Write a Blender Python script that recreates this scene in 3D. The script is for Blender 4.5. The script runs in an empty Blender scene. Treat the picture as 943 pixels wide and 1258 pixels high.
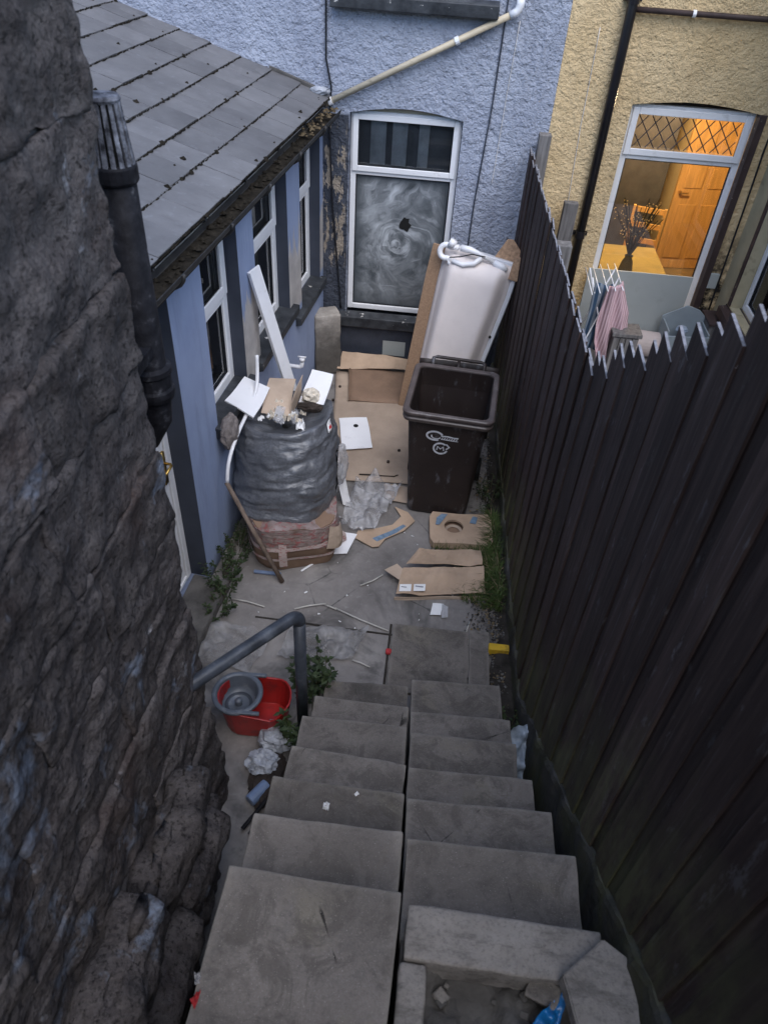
import bpy, bmesh, math, random
from mathutils import Vector, Matrix, noise
PI = math.pi
random.seed(7)
scene = bpy.context.scene
COL = scene.collection

# ------------------------------------------------------------------ camera
cd = bpy.data.cameras.new('camera'); cam = bpy.data.objects.new('camera', cd); COL.objects.link(cam)
_r = Vector((0.99358, 0.10019, 0.05249)); _u = Vector((-0.10571, 0.65748, 0.74602)); _f = Vector((-0.04023, 0.74679, -0.66385))
cam.matrix_world = Matrix(((_r.x, _u.x, -_f.x, 0), (_r.y, _u.y, -_f.y, 0), (_r.z, _u.z, -_f.z, 4.0), (0, 0, 0, 1)))
cd.sensor_fit = 'VERTICAL'; cd.sensor_height = 36; cd.sensor_width = 27; cd.lens = 25.98
cd.clip_start = 0.05; cd.clip_end = 500
cd.dof.use_dof = True; cd.dof.focus_distance = 6.2; cd.dof.aperture_fstop = 4.0
scene.camera = cam

# ------------------------------------------------------------------ sky, sun, exposure
SUN_EL, SUN_AZ = math.radians(58), math.radians(155)
w = bpy.data.worlds.new('World'); scene.world = w; w.use_nodes = True
nt = w.node_tree; nt.nodes.clear()
sky = nt.nodes.new('ShaderNodeTexSky'); sky.sky_type = 'NISHITA'; sky.sun_disc = False
sky.sun_elevation = SUN_EL; sky.sun_rotation = SUN_AZ; sky.air_density = 1.0; sky.dust_density = 1.0; sky.ozone_density = 2.0
bg = nt.nodes.new('ShaderNodeBackground'); bg.inputs['Strength'].default_value = 0.14
wo = nt.nodes.new('ShaderNodeOutputWorld')
nt.links.new(sky.outputs[0], bg.inputs[0]); nt.links.new(bg.outputs[0], wo.inputs[0])
sl = bpy.data.lights.new('sun', 'SUN'); sl.energy = 1.15; sl.angle = math.radians(60); sl.color = (1, 0.985, 0.97)
so = bpy.data.objects.new('sun', sl); COL.objects.link(so)
sd = Vector((math.sin(SUN_AZ) * math.cos(SUN_EL), math.cos(SUN_AZ) * math.cos(SUN_EL), math.sin(SUN_EL)))
so.rotation_euler = sd.to_track_quat('Z', 'Y').to_euler(); so.location = (0, -5, 12)
vs = scene.view_settings
vs.view_transform = 'Standard'; vs.look = 'None'; vs.gamma = 1; vs.exposure = 1.2; vs.use_curve_mapping = False
scene.cycles.max_bounces = 6; scene.cycles.diffuse_bounces = 3; scene.cycles.glossy_bounces = 2; scene.cycles.transparent_max_bounces = 8

# ------------------------------------------------------------------ material helpers
def srgb(r, g, b):
    f = lambda c: (c / 255 / 12.92) if c / 255 <= 0.04045 else ((c / 255 + 0.055) / 1.055) ** 2.4
    return (f(r), f(g), f(b), 1)
def lin(*c): return (c[0], c[1], c[2], 1)

class NB:
    """small node-building helper around one Principled material"""
    def __init__(s, name, rough=0.85, spec=0.3):
        s.m = bpy.data.materials.new(name); s.m.use_nodes = True
        s.t = s.m.node_tree; s.t.nodes.clear()
        s.p = s.n('ShaderNodeBsdfPrincipled'); s.o = s.n('ShaderNodeOutputMaterial')
        s.l(s.p.outputs[0], s.o.inputs[0])
        s.p.inputs['Roughness'].default_value = rough; s.p.inputs['Specular IOR Level'].default_value = spec
        g = s.n('ShaderNodeNewGeometry'); s.pos = g.outputs['Position']; s.nor = g.outputs['Normal']
        oi = s.n('ShaderNodeObjectInfo'); s.rnd = oi.outputs['Random']
        ad = s.n('ShaderNodeVectorMath'); ad.operation = 'MULTIPLY_ADD'
        s.l(s.rnd, ad.inputs[0]); ad.inputs[1].default_value = (13.1, 7.7, 5.3); s.l(s.pos, ad.inputs[2])
        s.rpos = ad.outputs[0]
    def n(s, t): return s.t.nodes.new(t)
    def l(s, a, b): s.t.links.new(a, b)
    def map(s, v, sc=(1, 1, 1), rot=(0, 0, 0), loc=(0, 0, 0)):
        m = s.n('ShaderNodeMapping'); m.inputs['Scale'].default_value = sc; m.inputs['Rotation'].default_value = rot; m.inputs['Location'].default_value = loc
        s.l(v, m.inputs['Vector']); return m.outputs[0]
    def noise(s, scale, v=None, detail=6, rough=0.6, dist=0):
        x = s.n('ShaderNodeTexNoise'); x.inputs['Scale'].default_value = scale; x.inputs['Detail'].default_value = min(detail, 5)
        x.inputs['Roughness'].default_value = rough; x.inputs['Distortion'].default_value = dist
        s.l(v if v is not None else s.rpos, x.inputs['Vector']); return x.outputs[0]
    def voro(s, scale, v=None, feat='F1'):
        x = s.n('ShaderNodeTexVoronoi'); x.inputs['Scale'].default_value = scale; x.feature = feat
        s.l(v if v is not None else s.rpos, x.inputs['Vector']); return x.outputs[0]
    def ramp(s, v, stops):
        x = s.n('ShaderNodeValToRGB'); e = x.color_ramp.elements
        while len(e) < len(stops): e.new(0.5)
        for i, (p, c) in enumerate(stops):
            e[i].position = p; e[i].color = c if len(c) == 4 else (*c, 1)
        s.l(v, x.inputs[0]); return x.outputs[0]
    def mask(s, v, a, b):
        x = s.n('ShaderNodeMapRange'); x.inputs[1].default_value = a; x.inputs[2].default_value = b; s.l(v, x.inputs[0]); return x.outputs[0]
    def mul(s, a, b, op='MULTIPLY'):
        x = s.n('ShaderNodeMath'); x.operation = op
        for i, q in enumerate((a, b)):
            if isinstance(q, (int, float)): x.inputs[i].default_value = q
            else: s.l(q, x.inputs[i])
        return x.outputs[0]
    def mix(s, f, a, b):
        x = s.n('ShaderNodeMix'); x.data_type = 'RGBA'
        for sock, q in ((x.inputs[0], f), (x.inputs[6], a), (x.inputs[7], b)):
            if isinstance(q, (int, float)): sock.default_value = q
            elif isinstance(q, tuple): sock.default_value = q
            else: s.l(q, sock)
        return x.outputs[2]
    def axis(s, i, v=None):
        x = s.n('ShaderNodeSeparateXYZ'); s.l(v if v is not None else s.pos, x.inputs[0]); return x.outputs[i]
    def col(s, c): 
        if isinstance(c, tuple): s.p.inputs['Base Color'].default_value = c
        else: s.l(c, s.p.inputs['Base Color'])
    def bump(s, h, strength=0.4, dist=0.01):
        b = s.n('ShaderNodeBump'); b.inputs['Strength'].default_value = strength; b.inputs['Distance'].default_value = dist
        s.l(h, b.inputs['Height'])
        src = s.p.inputs['Normal']
        if src.is_linked: s.l(src.links[0].from_socket, b.inputs['Normal'])
        s.l(b.outputs[0], src)
    def vary(s, c, amt=0.25):
        """value change per object"""
        h = s.n('ShaderNodeHueSaturation'); s.l(c, h.inputs['Color'])
        s.l(s.mask_to(s.rnd, 1 - amt, 1 + amt), h.inputs['Value']); return h.outputs[0]
    def mask_to(s, v, a, b):
        x = s.n('ShaderNodeMapRange'); x.inputs[3].default_value = a; x.inputs[4].default_value = b; s.l(v, x.inputs[0]); return x.outputs[0]

def simple(name, c, rough=0.6, spec=0.3, var=0.25, scale=8, bump=0.0, bscale=60, metal=0.0, dirt=None, dscale=6, dth=(0.55, 0.75), stretch=(1, 1, 1), pv=0.0):
    b = NB(name, rough, spec); v = b.map(b.rpos, stretch)
    c0 = tuple(x * (1 - var) for x in c[:3]) + (1,); c1 = tuple(min(1, x * (1 + var)) for x in c[:3]) + (1,)
    k = b.ramp(b.noise(scale, v), [(0.3, c0), (0.7, c1)])
    if dirt: k = b.mix(b.mask(b.noise(dscale, v, 8, 0.65), *dth), k, dirt)
    if pv: k = b.vary(k, pv)
    b.col(k); b.p.inputs['Metallic'].default_value = metal
    if bump: b.bump(b.noise(bscale, v, 5), bump, 0.004)
    return b.m
M = {}

def make_materials():
    # concrete of the yard
    b = NB('yard_concrete', 0.8, 0.35)
    k = b.ramp(b.noise(2.2, b.pos, 9, 0.7), [(0.28, lin(.14, .128, .121)), (0.5, lin(.22, .203, .192)), (0.75, lin(.31, .29, .272))])
    k = b.mix(b.mask(b.noise(28, b.pos, 4), .58, .75), k, lin(.26, .25, .24))
    k = b.mix(b.mul(b.mask(b.noise(1.3, b.pos, 8, .7, .6), .52, .62), .7), k, lin(.055, .053, .052))
    cr = b.voro(1.1, b.map(b.pos, (1, 1, 1), (0, 0, .3)), 'DISTANCE_TO_EDGE')
    n2 = b.noise(6, b.pos, 4); cr2 = b.mul(cr, b.mul(n2, .04, 'MULTIPLY'), 'SUBTRACT')
    k = b.mix(b.mul(b.mask(cr2, -.014, -.022), b.mask(b.noise(1.1, b.pos, 2), .5, .6)), k, lin(.04, .04, .04))
    b.col(k); b.bump(b.noise(60, b.pos, 6), .35, .006); b.bump(b.noise(7, b.pos, 6), .3, .02)
    b.l(b.mask_to(b.noise(1.7, b.pos, 5), .5, .95), b.p.inputs['Roughness'])
    M['yard'] = b.m
    # flagstones
    b = NB('flagstone', 0.85, 0.3)
    k = b.ramp(b.noise(3.5, None, 9, 0.7), [(0.25, lin(.115, .101, .09)), (0.5, lin(.178, .158, .143)), (0.78, lin(.245, .218, .195))])
    k = b.mix(b.mul(b.mask(b.noise(130, None, 3), .52, .72), .35), k, lin(.27, .255, .235))
    k = b.mix(b.mul(b.mask(b.noise(60, None, 5, .8), .52, .68), .4), k, lin(.07, .066, .062))
    k = b.mix(b.mul(b.mask(b.noise(14, None, 5, .75), .52, .66), .4), k, lin(.085, .08, .075))
    k = b.mix(b.mul(b.mask(b.noise(2.3, None, 7, .65, .5), .54, .66), .6), k, lin(.22, .195, .15))
    k = b.mix(b.mul(b.mask(b.noise(3.1, None, 7, .7), .56, .68), .65), k, lin(.05, .048, .045))
    k = b.mix(b.mul(b.mask(b.noise(6, None, 5, .8, .8), .48, .60), .55), k, lin(.075, .066, .058))
    k = b.mix(b.mul(b.mask(b.noise(1.4, None, 4, .6), .45, .65), .45), k, lin(.10, .088, .077))
    ck = b.voro(2.1, b.map(b.rpos, (1, .7, 1)), 'DISTANCE_TO_EDGE'); ck = b.mul(ck, b.mul(b.noise(9, None, 4), .05), 'SUBTRACT')
    k = b.mix(b.mul(b.mask(ck, -.019, -.026), b.mask(b.noise(1.9, None, 2), .54, .58)), k, lin(.03, .027, .024))
    k = b.mix(b.mul(b.mask(b.noise(220, None, 2), .66, .72), .6), k, lin(.45, .42, .38))
    gp = b.n('ShaderNodeNewGeometry'); k = b.mix(b.mul(b.mask(gp.outputs['Pointiness'], .515, .56), .45), k, lin(.36, .33, .29))
    b.col(b.vary(k, .16)); b.bump(b.noise(110, None, 5), .6, .004); b.bump(b.noise(9, None, 7, .7), .6, .016)
    M['flag'] = b.m
    b = NB('rough_sandstone', 0.9, 0.25)
    k = b.ramp(b.noise(5, None, 9, .7), [(.25, lin(.16, .145, .13)), (.5, lin(.25, .228, .207)), (.8, lin(.33, .302, .275))])
    k = b.mix(b.mul(b.mask(b.noise(70, None, 5, .75), .5, .66), .45), k, lin(.075, .07, .065)); k = b.mix(b.mul(b.mask(b.noise(4, b.map(b.rpos, (1, 3, 1)), 5, .75), .54, .64), .5), k, lin(.08, .072, .065))
    b.col(b.vary(k, .12)); b.bump(b.noise(80, None, 5), .4, .005); b.bump(b.noise(14, None, 8), .7, .018); M['sandstone'] = b.m
    M['soil'] = simple('soil', lin(.035, .031, .027), .95, .15, .5, 12, .8, 50)
    b = NB('step_core', .9); b.col(b.ramp(b.noise(6, b.pos, 8), [(.3, lin(.06, .056, .052)), (.7, lin(.15, .14, .13))])); b.bump(b.noise(20, b.pos, 8), .7, .02); M['core'] = b.m
    # old stone wall
    b = NB('old_wall_stone', .92, .2)
    k = b.ramp(b.noise(6, None, 10, .75), [(.25, lin(.035, .030, .031)), (.5, lin(.09, .079, .077)), (.8, lin(.17, .153, .148))])
    k = b.mix(b.mul(b.mask(b.noise(38, None, 6, .7), .52, .68), .6), k, lin(.15, .135, .13))
    k = b.mix(b.mul(b.mask(b.noise(55, None, 5, .6), .52, .68), .85), k, lin(.012, .011, .011))
    k = b.mix(b.mul(b.mask(b.noise(2.1, b.pos, 9, .72, .4), .59, .68), .85), k, lin(.22, .26, .33))
    k = b.mix(b.mul(b.mask(b.noise(3.6, b.pos, 9, .75), .62, .70), .9), k, lin(.34, .34, .36))
    k = b.mix(b.mul(b.mask(b.noise(1.6, b.pos, 5, .6), .55, .72), .45), k, lin(.085, .05, .038))
    b.col(b.vary(k, .25)); b.bump(b.noise(70, None, 8, .7), .8, .012); b.bump(b.noise(20, None, 8), .7, .03); M['wallstone'] = b.m
    M['mortar'] = simple('wall_mortar', lin(.085, .08, .078), .95, .15, .5, 14, .9, 60, dirt=lin(.02, .018, .018), dscale=5)
    # roughcast renders
    def render(name, lo, hi, dark, amt, lumps=38, bs=.55):
        b = NB(name, .88, .25)
        k = b.ramp(b.noise(2.0, b.pos, 8, .65), [(.3, lo), (.7, hi)])
        v = b.map(b.pos, (3.2, 3.2, .5))
        k = b.mix(b.mul(b.mask(b.noise(1.6, v, 8, .65), .5, .72), amt), k, dark)
        k = b.mix(b.mul(b.mask(b.noise(lumps * .8, b.pos, 4), .60, .68), .3), k, dark)
        return b, k, lumps, bs
    def finish(b, k, lumps, bs, key):
        b.col(k); b.bump(b.noise(lumps * .75, b.pos, 4, .6), min(1, bs * 1.7), .035); b.bump(b.noise(lumps * .25, b.pos, 3, .5), bs, .04); b.bump(b.noise(lumps * 3, b.pos, 3), .35, .005); M[key] = b.m
    b, k, l_, s_ = render('blue_roughcast', lin(.33, .36, .445), lin(.44, .475, .56), lin(.22, .24, .305), .5)
    # slate-blue painted band round the foot of the wall and beside the window
    zz = b.axis(2); xx = b.axis(0); wob = b.mul(b.noise(7, b.pos, 5), .10)
    low = b.mask(b.mul(zz, wob, 'ADD'), .64, .60); lef = b.mask(b.mul(xx, b.mul(wob, .3), 'ADD'), -.87, -.885)
    lef = b.mul(lef, b.mask(zz, 2.36, 2.34))
    bandm = b.mul(low, lef, 'MAXIMUM')
    slate = b.ramp(b.noise(5, b.pos, 8), [(.3, lin(.048, .055, .072)), (.7, lin(.085, .095, .12))])
    k = b.mix(bandm, k, slate)
    fl = b.mul(b.mask(b.noise(5, b.map(b.pos, (2.2, 1, .6)), 8, .7), .52, .535), b.mul(b.mask(xx, -.90, -.93), b.mul(b.mask(zz, 1.0, 1.1), b.mask(zz, 2.3, 2.2))))
    k = b.mix(fl, k, lin(.34, .29, .235))
    wf = b.mask(b.noise(11, b.pos, 5, .6), .715, .73); k = b.mix(b.mul(wf, b.mul(b.mask(zz, 2.6, 2.7), b.mask(xx, -.9, -1.1))), k, lin(.72, .72, .72))
    finish(b, k, l_, s_, 'blue_render')
    b, k, l_, s_ = render('yellow_roughcast', lin(.69, .505, .275), lin(.80, .61, .36), lin(.49, .36, .20), .55, 48, .45)
    zz = b.axis(2); xx = b.axis(0)
    mould = b.mul(b.mask(b.noise(9, b.pos, 8, .7), .42, .6), b.mul(b.mask(xx, 2.3, 2.45), b.mask(zz, 1.9, 1.25)))
    k = b.mix(mould, k, lin(.03, .024, .02)); finish(b, k, l_, s_, 'yellow_render')
    # smooth blue paint on the extension
    b = NB('blue_wall_paint', .6, .35)
    k = b.ramp(b.noise(1.8, b.pos, 8), [(.3, lin(.24, .295, .44)), (.7, lin(.31, .375, .53))])
    k = b.mix(b.mul(b.mask(b.noise(2, b.map(b.pos, (4, 4, .6)), 8, .7), .5, .72), .5), k, lin(.16, .195, .29))
    k = b.mix(b.mask(b.mul(b.axis(2), b.mul(b.noise(6, b.pos, 6), .25), 'ADD'), .28, .12), k, lin(.05, .058, .08))
    # bare plaster where the paint has come off the piers
    yy = b.axis(1); zz = b.axis(2)
    sp = b.noise(1.0, b.map(b.pos, (16, 16, 1.6)), 6, .6)
    h = b.mul(b.mul(zz, b.mul(sp, .9), 'SUBTRACT'), b.mul(b.noise(5, b.pos, 6), .12), 'ADD')
    pz = b.mask(h, 1.22, 1.20)
    gate = b.mul(b.mask(yy, 4.5, 4.55), b.mask(zz, .98, 1.02))
    k = b.mix(b.mul(pz, gate), k, b.ramp(b.noise(7, b.pos, 7), [(.3, lin(.36, .335, .32)), (.7, lin(.52, .49, .46))]))
    b.col(k); b.bump(b.noise(25, b.pos, 6), .25, .006); M['blue_paint'] = b.m
    b = NB('slate_blue_paint', .6, .35)
    k = b.ramp(b.noise(3, b.pos, 8), [(.3, lin(.034, .040, .056)), (.7, lin(.056, .064, .085))])
    b.col(k); b.bump(b.noise(30, b.pos, 6), .25, .005); M['slate_paint'] = b.m
    b = NB('black_sill_paint', .5, .4)
    k = b.ramp(b.noise(9, b.pos, 8), [(.35, lin(.018, .02, .024)), (.7, lin(.06, .065, .072))])
    k = b.mix(b.mask(b.noise(13, b.map(b.pos, (1, 1, 1.6)), 6, .65), .66, .68), k, lin(.55, .53, .5)); b.col(k); b.bump(b.noise(40, b.pos), .4, .006); M['sill'] = b.m
    # uPVC
    M['upvc'] = simple('white_upvc', lin(.80, .80, .81), .35, .45, .05, 3, dirt=lin(.55, .54, .53), dscale=9, dth=(.58, .8))
    M['white_board'] = simple('white_board', lin(.82, .82, .84), .45, .4, .05, 3, dirt=lin(.5, .5, .5), dscale=7, dth=(.6, .85))
    M['slate_roof'] = None
    b = NB('roof_slate', .5, .45)
    k = b.ramp(b.noise(3, None, 8, .65), [(.3, lin(.105, .103, .106)), (.7, lin(.162, .159, .162))])
    k = b.mix(b.mul(b.mask(b.noise(20, None, 5), .58, .7), .35), k, lin(.22, .225, .24))
    k = b.mix(b.mul(b.mask(b.noise(5, b.map(b.rpos, (1, 2, 1)), 7, .7), .55, .7), .45), k, lin(.075, .068, .07))
    b.col(b.vary(k, .15)); b.bump(b.noise(16, None, 7), .25, .006); b.bump(b.noise(90, None, 3), .12, .002); M['slate_roof'] = b.m
    M['moss'] = simple('dark_moss', lin(.020, .017, .013), .95, .1, .6, 25, .8, 90)
    M['moss_brown'] = simple('brown_gutter_moss', lin(.10, .075, .045), .95, .1, .6, 30, .8, 90)
    b = NB('cast_iron_black', .6, .12)
    k = b.ramp(b.noise(12, b.pos, 8, .7), [(.35, lin(.007, .007, .009)), (.58, lin(.02, .02, .024)), (.72, lin(.11, .11, .12))]); b.col(k); b.bump(b.noise(40, b.pos, 7), .5, .006); M['iron'] = b.m
    b = NB('gutter_black', .55, .4)
    k = b.ramp(b.noise(9, b.pos, 8, .7), [(.35, lin(.012, .012, .014)), (.7, lin(.04, .038, .036))]); b.col(k); M['gutter'] = b.m
    b = NB('weathered_cap', .8, .2)
    k = b.ramp(b.noise(22, b.pos, 8, .7), [(.38, lin(.02, .02, .025)), (.55, lin(.16, .165, .19)), (.75, lin(.36, .37, .42))]); b.col(k); M['cap'] = b.m
    b = NB('painted_rail', .45, .5)
    k = b.ramp(b.noise(9, b.pos, 8, .7), [(.3, lin(.022, .026, .033)), (.55, lin(.052, .060, .076)), (.8, lin(.15, .165, .19))]); b.col(k); b.bump(b.noise(30, b.pos, 6), .3, .004); M['rail'] = b.m
    # fence
    b = NB('dark_fence_timber', .8, .3)
    v = b.map(b.rpos, (14, 14, .9))
    k = b.ramp(b.noise(2.2, v, 8, .65), [(.3, lin(.030, .019, .0168)), (.55, lin(.060, .039, .034)), (.8, lin(.115, .08, .07))])
    k = b.mix(b.mul(b.mask(b.noise(3.3, b.map(b.rpos, (5, 5, 1.6)), 8, .75), .60, .68), .55), k, lin(.16, .15, .15))
    k = b.mix(b.mul(b.mask(b.noise(9, b.map(b.rpos, (2.5, 2.5, 1)), 5, .8), .70, .74), .8), k, lin(.42, .41, .42))
    k = b.mix(b.mul(b.mask(b.noise(4, b.map(b.rpos, (26, 26, .8)), 3, .5), .62, .7), .5), k, lin(.12, .105, .10))
    zrel = b.mul(b.axis(2), b.mask_to(b.mask(b.axis(1), .2, 2.8), 1.86, 0.0), 'SUBTRACT')
    alg = b.mul(b.mask(b.noise(4, b.map(b.pos, (2, 2, .7)), 7, .7), .36, .60), b.mask(b.mul(zrel, b.mul(b.noise(3, b.pos, 5), 1.1), 'SUBTRACT'), .35, -.25))
    k = b.mix(b.mul(alg, .85), k, lin(.12, .12, .06))
    b.col(b.vary(k, .35)); b.bump(b.noise(3, v, 8, .7), .5, .006); M['fence'] = b.m
    M['endgrain'] = simple('worn_skylit_end_grain', lin(.20, .20, .22), .85, .2, .45, 40, .5, 120)  # worn board tops, pale bluish tone also carries the sky's reflection
    b = NB('mossy_base_concrete', .9, .2)
    k = b.ramp(b.noise(5, b.pos, 9, .7), [(.3, lin(.035, .034, .032)), (.7, lin(.10, .095, .088))])
    k = b.mix(b.mul(b.mask(b.noise(3, b.pos, 8, .7), .42, .66), .7), k, lin(.085, .085, .03)); b.col(k); b.bump(b.noise(25, b.pos, 8), .6, .015); M['fencebase'] = b.m
    M['grey_timber'] = simple('weathered_grey_timber', lin(.17, .16, .155), .9, .2, .45, 3, .5, 20, stretch=(12, 12, 1), pv=.15)
    M['bin'] = None
    b = NB('brown_bin_plastic', .42, .4)
    k = b.ramp(b.noise(4, b.pos, 6), [(.3, lin(.018, .0125, .0115)), (.7, lin(.032, .023, .021))])
    k = b.mix(b.mul(b.mask(b.noise(4.2, b.map(b.pos, (2.2, 2.2, .8)), 8, .72), .56, .66), .55), k, lin(.15, .152, .17)); b.col(k)
    b.l(b.mask_to(b.noise(6, b.pos, 6), .3, .7), b.p.inputs['Roughness']); b.bump(b.noise(140, b.pos, 3), .12, .002); M['bin'] = b.m
    M['bin_print'] = simple('white_bin_print', lin(.55, .56, .60), .6, .3, .25, 40)
    M['rim'] = simple('scuffed_brown_rim', lin(.095, .075, .07), .35, .5, .35, 9, dirt=lin(.2, .18, .18), dscale=12, dth=(.6, .75))
    M['tyre'] = simple('black_tyre', lin(.012, .012, .012), .7)
    # cardboard
    def card(key, c, wet):
        b = NB(key, .85, .2)
        k = b.ramp(b.noise(3, None, 7), [(.3, tuple(x * .8 for x in c) + (1,)), (.7, tuple(x * 1.15 for x in c) + (1,))])
        k = b.mix(b.mul(b.mask(b.noise(2.2, None, 7, .6), .52, .66), wet), k, tuple(x * .5 for x in c) + (1,))
        w_ = b.n('ShaderNodeTexWave'); w_.inputs['Scale'].default_value = 55; w_.inputs['Distortion'].default_value = 1.5; b.l(b.rpos, w_.inputs['Vector'])
        b.col(b.vary(k, .08)); b.bump(w_.outputs[1], .08, .003); b.bump(b.noise(10, None, 6), .4, .01); M[key] = b.m
    card('cardboard', (.43, .335, .26), .4); card('cardboard_pale', (.46, .36, .28), .35); card('cardboard_wet', (.25, .165, .115), .5); card('cardboard_torn', (.48, .35, .25), .3)
    # bubble wrap sack
    b = NB('grey_bubble_wrap', .34, .5)
    v = b.map(b.pos, (1, 1, 1), (.3, .9, .2))
    k = b.ramp(b.noise(4, b.pos, 8, .65), [(.3, lin(.075, .08, .092)), (.6, lin(.125, .131, .146)), (.85, lin(.23, .237, .25))])
    dt = b.voro(62, v); k = b.mix(b.mul(b.mask(dt, .35, .7), .45), k, lin(.05, .053, .062)); b.col(k); b.bump(dt, -.6, .008); b.bump(b.noise(4, b.map(b.pos, (1, 1, 2.6), (.3, .5, 0)), 4, .6, .5), .55, .03); b.p.inputs['Coat Weight'].default_value = .6; b.p.inputs['Coat Roughness'].default_value = .22
    M['bubble'] = b.m
    def film(key, c, alpha, rough=.25):
        b = NB(key, rough, .6); b.col(c)
        k = b.ramp(b.noise(6, None, 7, .6), [(.35, lin(alpha * .55, 0, 0)), (.65, lin(min(1, alpha * 1.5), 0, 0))])
        b.l(b.axis(0, k), b.p.inputs['Alpha']); b.bump(b.noise(16, None, 6, .6), .8, .02); M[key] = b.m
    film('film', lin(.55, .55, .57), .5); film('film_dirty', lin(.33, .32, .315), .55, .45); film('film_wrap', lin(.40, .30, .29), .5, .2)
    b = NB('printed_wrap', .3, .5); b.p.inputs['Alpha'].default_value = .72
    k = b.ramp(b.noise(9, b.pos, 5, .7), [(.3, lin(.20, .14, .115)), (.7, lin(.46, .38, .37))]); k = b.mix(b.mul(b.mask(b.noise(26, b.map(b.pos, (1, 1, 2.2)), 4, .6), .54, .62), .75), k, lin(.36, .07, .075)); b.col(k); b.bump(b.noise(14, b.map(b.pos, (1, 1, 2.5)), 5, .6), .8, .02); M['printed_wrap'] = b.m
    b = NB('printed_tape', .3, .5)
    wv = b.n('ShaderNodeTexWave'); wv.inputs['Scale'].default_value = 9; wv.inputs['Distortion'].default_value = 9; wv.inputs['Detail'].default_value = 4; b.l(b.pos, wv.inputs['Vector'])
    b.col(b.mix(b.mul(b.mask(b.noise(34, b.map(b.pos, (1, 1, 2)), 3), .5, .62), .7), lin(.50, .41, .38), lin(.36, .08, .08))); M['tape'] = b.m
    M['white_paper'] = simple('white_paper', lin(.8, .8, .8), .8, .2, .06, 6)
    M['print_grey'] = simple('grey_print', lin(.25, .25, .28), .8); M['print_blue'] = simple('blue_print', lin(.17, .25, .34), .8, .2, .3, 30)
    M['print_red'] = simple('red_print', lin(.42, .04, .045), .7)
    M['black'] = simple('black_hole', lin(.01, .01, .01), .9)
    M['white_plastic'] = simple('white_plastic', lin(.80, .80, .82), .35, .5, .05, 6, dirt=lin(.6, .59, .57), dscale=14, dth=(.6, .9))
    M['bath'] = simple('bath_shell', lin(.80, .725, .69), .5, .35, .06, 3, .15, 30, dirt=lin(.70, .64, .61), dscale=4, dth=(.5, .8))
    M['bath_edge'] = simple('bath_rim_white', lin(.66, .665, .69), .3, .5, .05, 3)
    M['chipboard'] = simple('chipboard', lin(.30, .195, .125), .85, .2, .2, 60, .3, 150)
    M['chipboard_raw'] = simple('broken_chipboard', lin(.42, .27, .17), .9, .2, .35, 40, .6, 100)
    M['wood_stick'] = simple('old_wooden_handle', lin(.16, .12, .095), .75, .3, .4, 5, .3, 60, stretch=(6, 6, 1))
    M['foam'] = simple('yellowed_foam', lin(.62, .56, .47), .9, .1, .3, 40, .6, 60)
    M['rag'] = simple('dark_wet_rag', lin(.03, .022, .018), .8, .3, .5, 20)
    M['block'] = None
    b = NB('mouldy_concrete_block', .9, .2)
    k = b.ramp(b.noise(8, b.pos, 9, .7), [(.3, lin(.24, .215, .19)), (.7, lin(.46, .42, .375))]); zz = b.axis(2)
    k = b.mix(b.mul(b.mask(b.mul(zz, b.mul(b.noise(9, b.pos, 6), .5), 'SUBTRACT'), .42, .05), .8), k, lin(.045, .042, .038)); b.col(k); b.bump(b.noise(40, b.pos, 8), .6, .01); M['block'] = b.m
    M['sacking'] = simple('dirty_sacking', lin(.20, .175, .165), .95, .1, .4, 14, .8, 90)
    M['red_plastic'] = simple('red_bucket_plastic', lin(.36, .018, .016), .35, .5, .2, 8, dirt=lin(.14, .02, .02), dscale=9)
    M['grey_plastic'] = simple('grey_wringer_plastic', lin(.10, .115, .14), .4, .5, .2, 10, dirt=lin(.22, .23, .25), dscale=14)
    M['bag_white'] = simple('crumpled_white_bag', lin(.33, .345, .38), .45, .4, .45, 14)
    M['bag_blue'] = simple('pale_blue_bag', lin(.30, .36, .44), .4, .45, .3, 18)
    M['can_blue'] = simple('blue_can', lin(.17, .23, .36), .35, .5, .2, 12); M['blue_film'] = simple('bright_blue_plastic', lin(.012, .16, .42), .3, .5, .35, 20, .4, 30)
    M['brass'] = simple('brass', lin(.50, .33, .10), .3, .6, .2, 30, metal=.9)
    M['cream_pipe'] = simple('cream_waste_pipe', lin(.52, .45, .33), .5, .4, .15, 5, dirt=lin(.30, .25, .18), dscale=10, stretch=(1, 1, 3))
    M['cable'] = simple('black_cable', lin(.015, .016, .02), .6); M['brown_pipe'] = simple('brown_painted_pipe', lin(.06, .04, .035), .6, .3, .3, 8, dirt=lin(.3, .28, .26), dscale=20, dth=(.68, .72))
    M['blackpipe'] = simple('black_downpipe', lin(.012, .011, .014), .35, .5, .3, 6)
    M['brown_paint'] = simple('peeling_brown_paint', lin(.055, .036, .034), .6, .4, .35, 8, .4, 40, dirt=lin(.45, .43, .38), dscale=16, dth=(.66, .69))
    M['cream_wall'] = simple('cream_smooth_wall', lin(.46, .40, .26), .8, .2, .15, 4, .2, 30, dirt=lin(.16, .13, .08), dscale=5)
    M['grey_board'] = simple('pale_grey_board', lin(.40, .42, .40), .6, .3, .06, 3, dirt=lin(.32, .33, .31), dscale=4)
    M['grey_tub'] = simple('grey_tub', lin(.30, .34, .36), .5, .4, .1, 5); M['pink_towel'] = None
    b = NB('pink_ribbed_towel', .95, .1)
    wv = b.n('ShaderNodeTexWave'); wv.inputs['Scale'].default_value = 14; wv.inputs['Distortion'].default_value = 2; b.l(b.map(b.pos, (1, .5, .12)), wv.inputs['Vector'])
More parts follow.
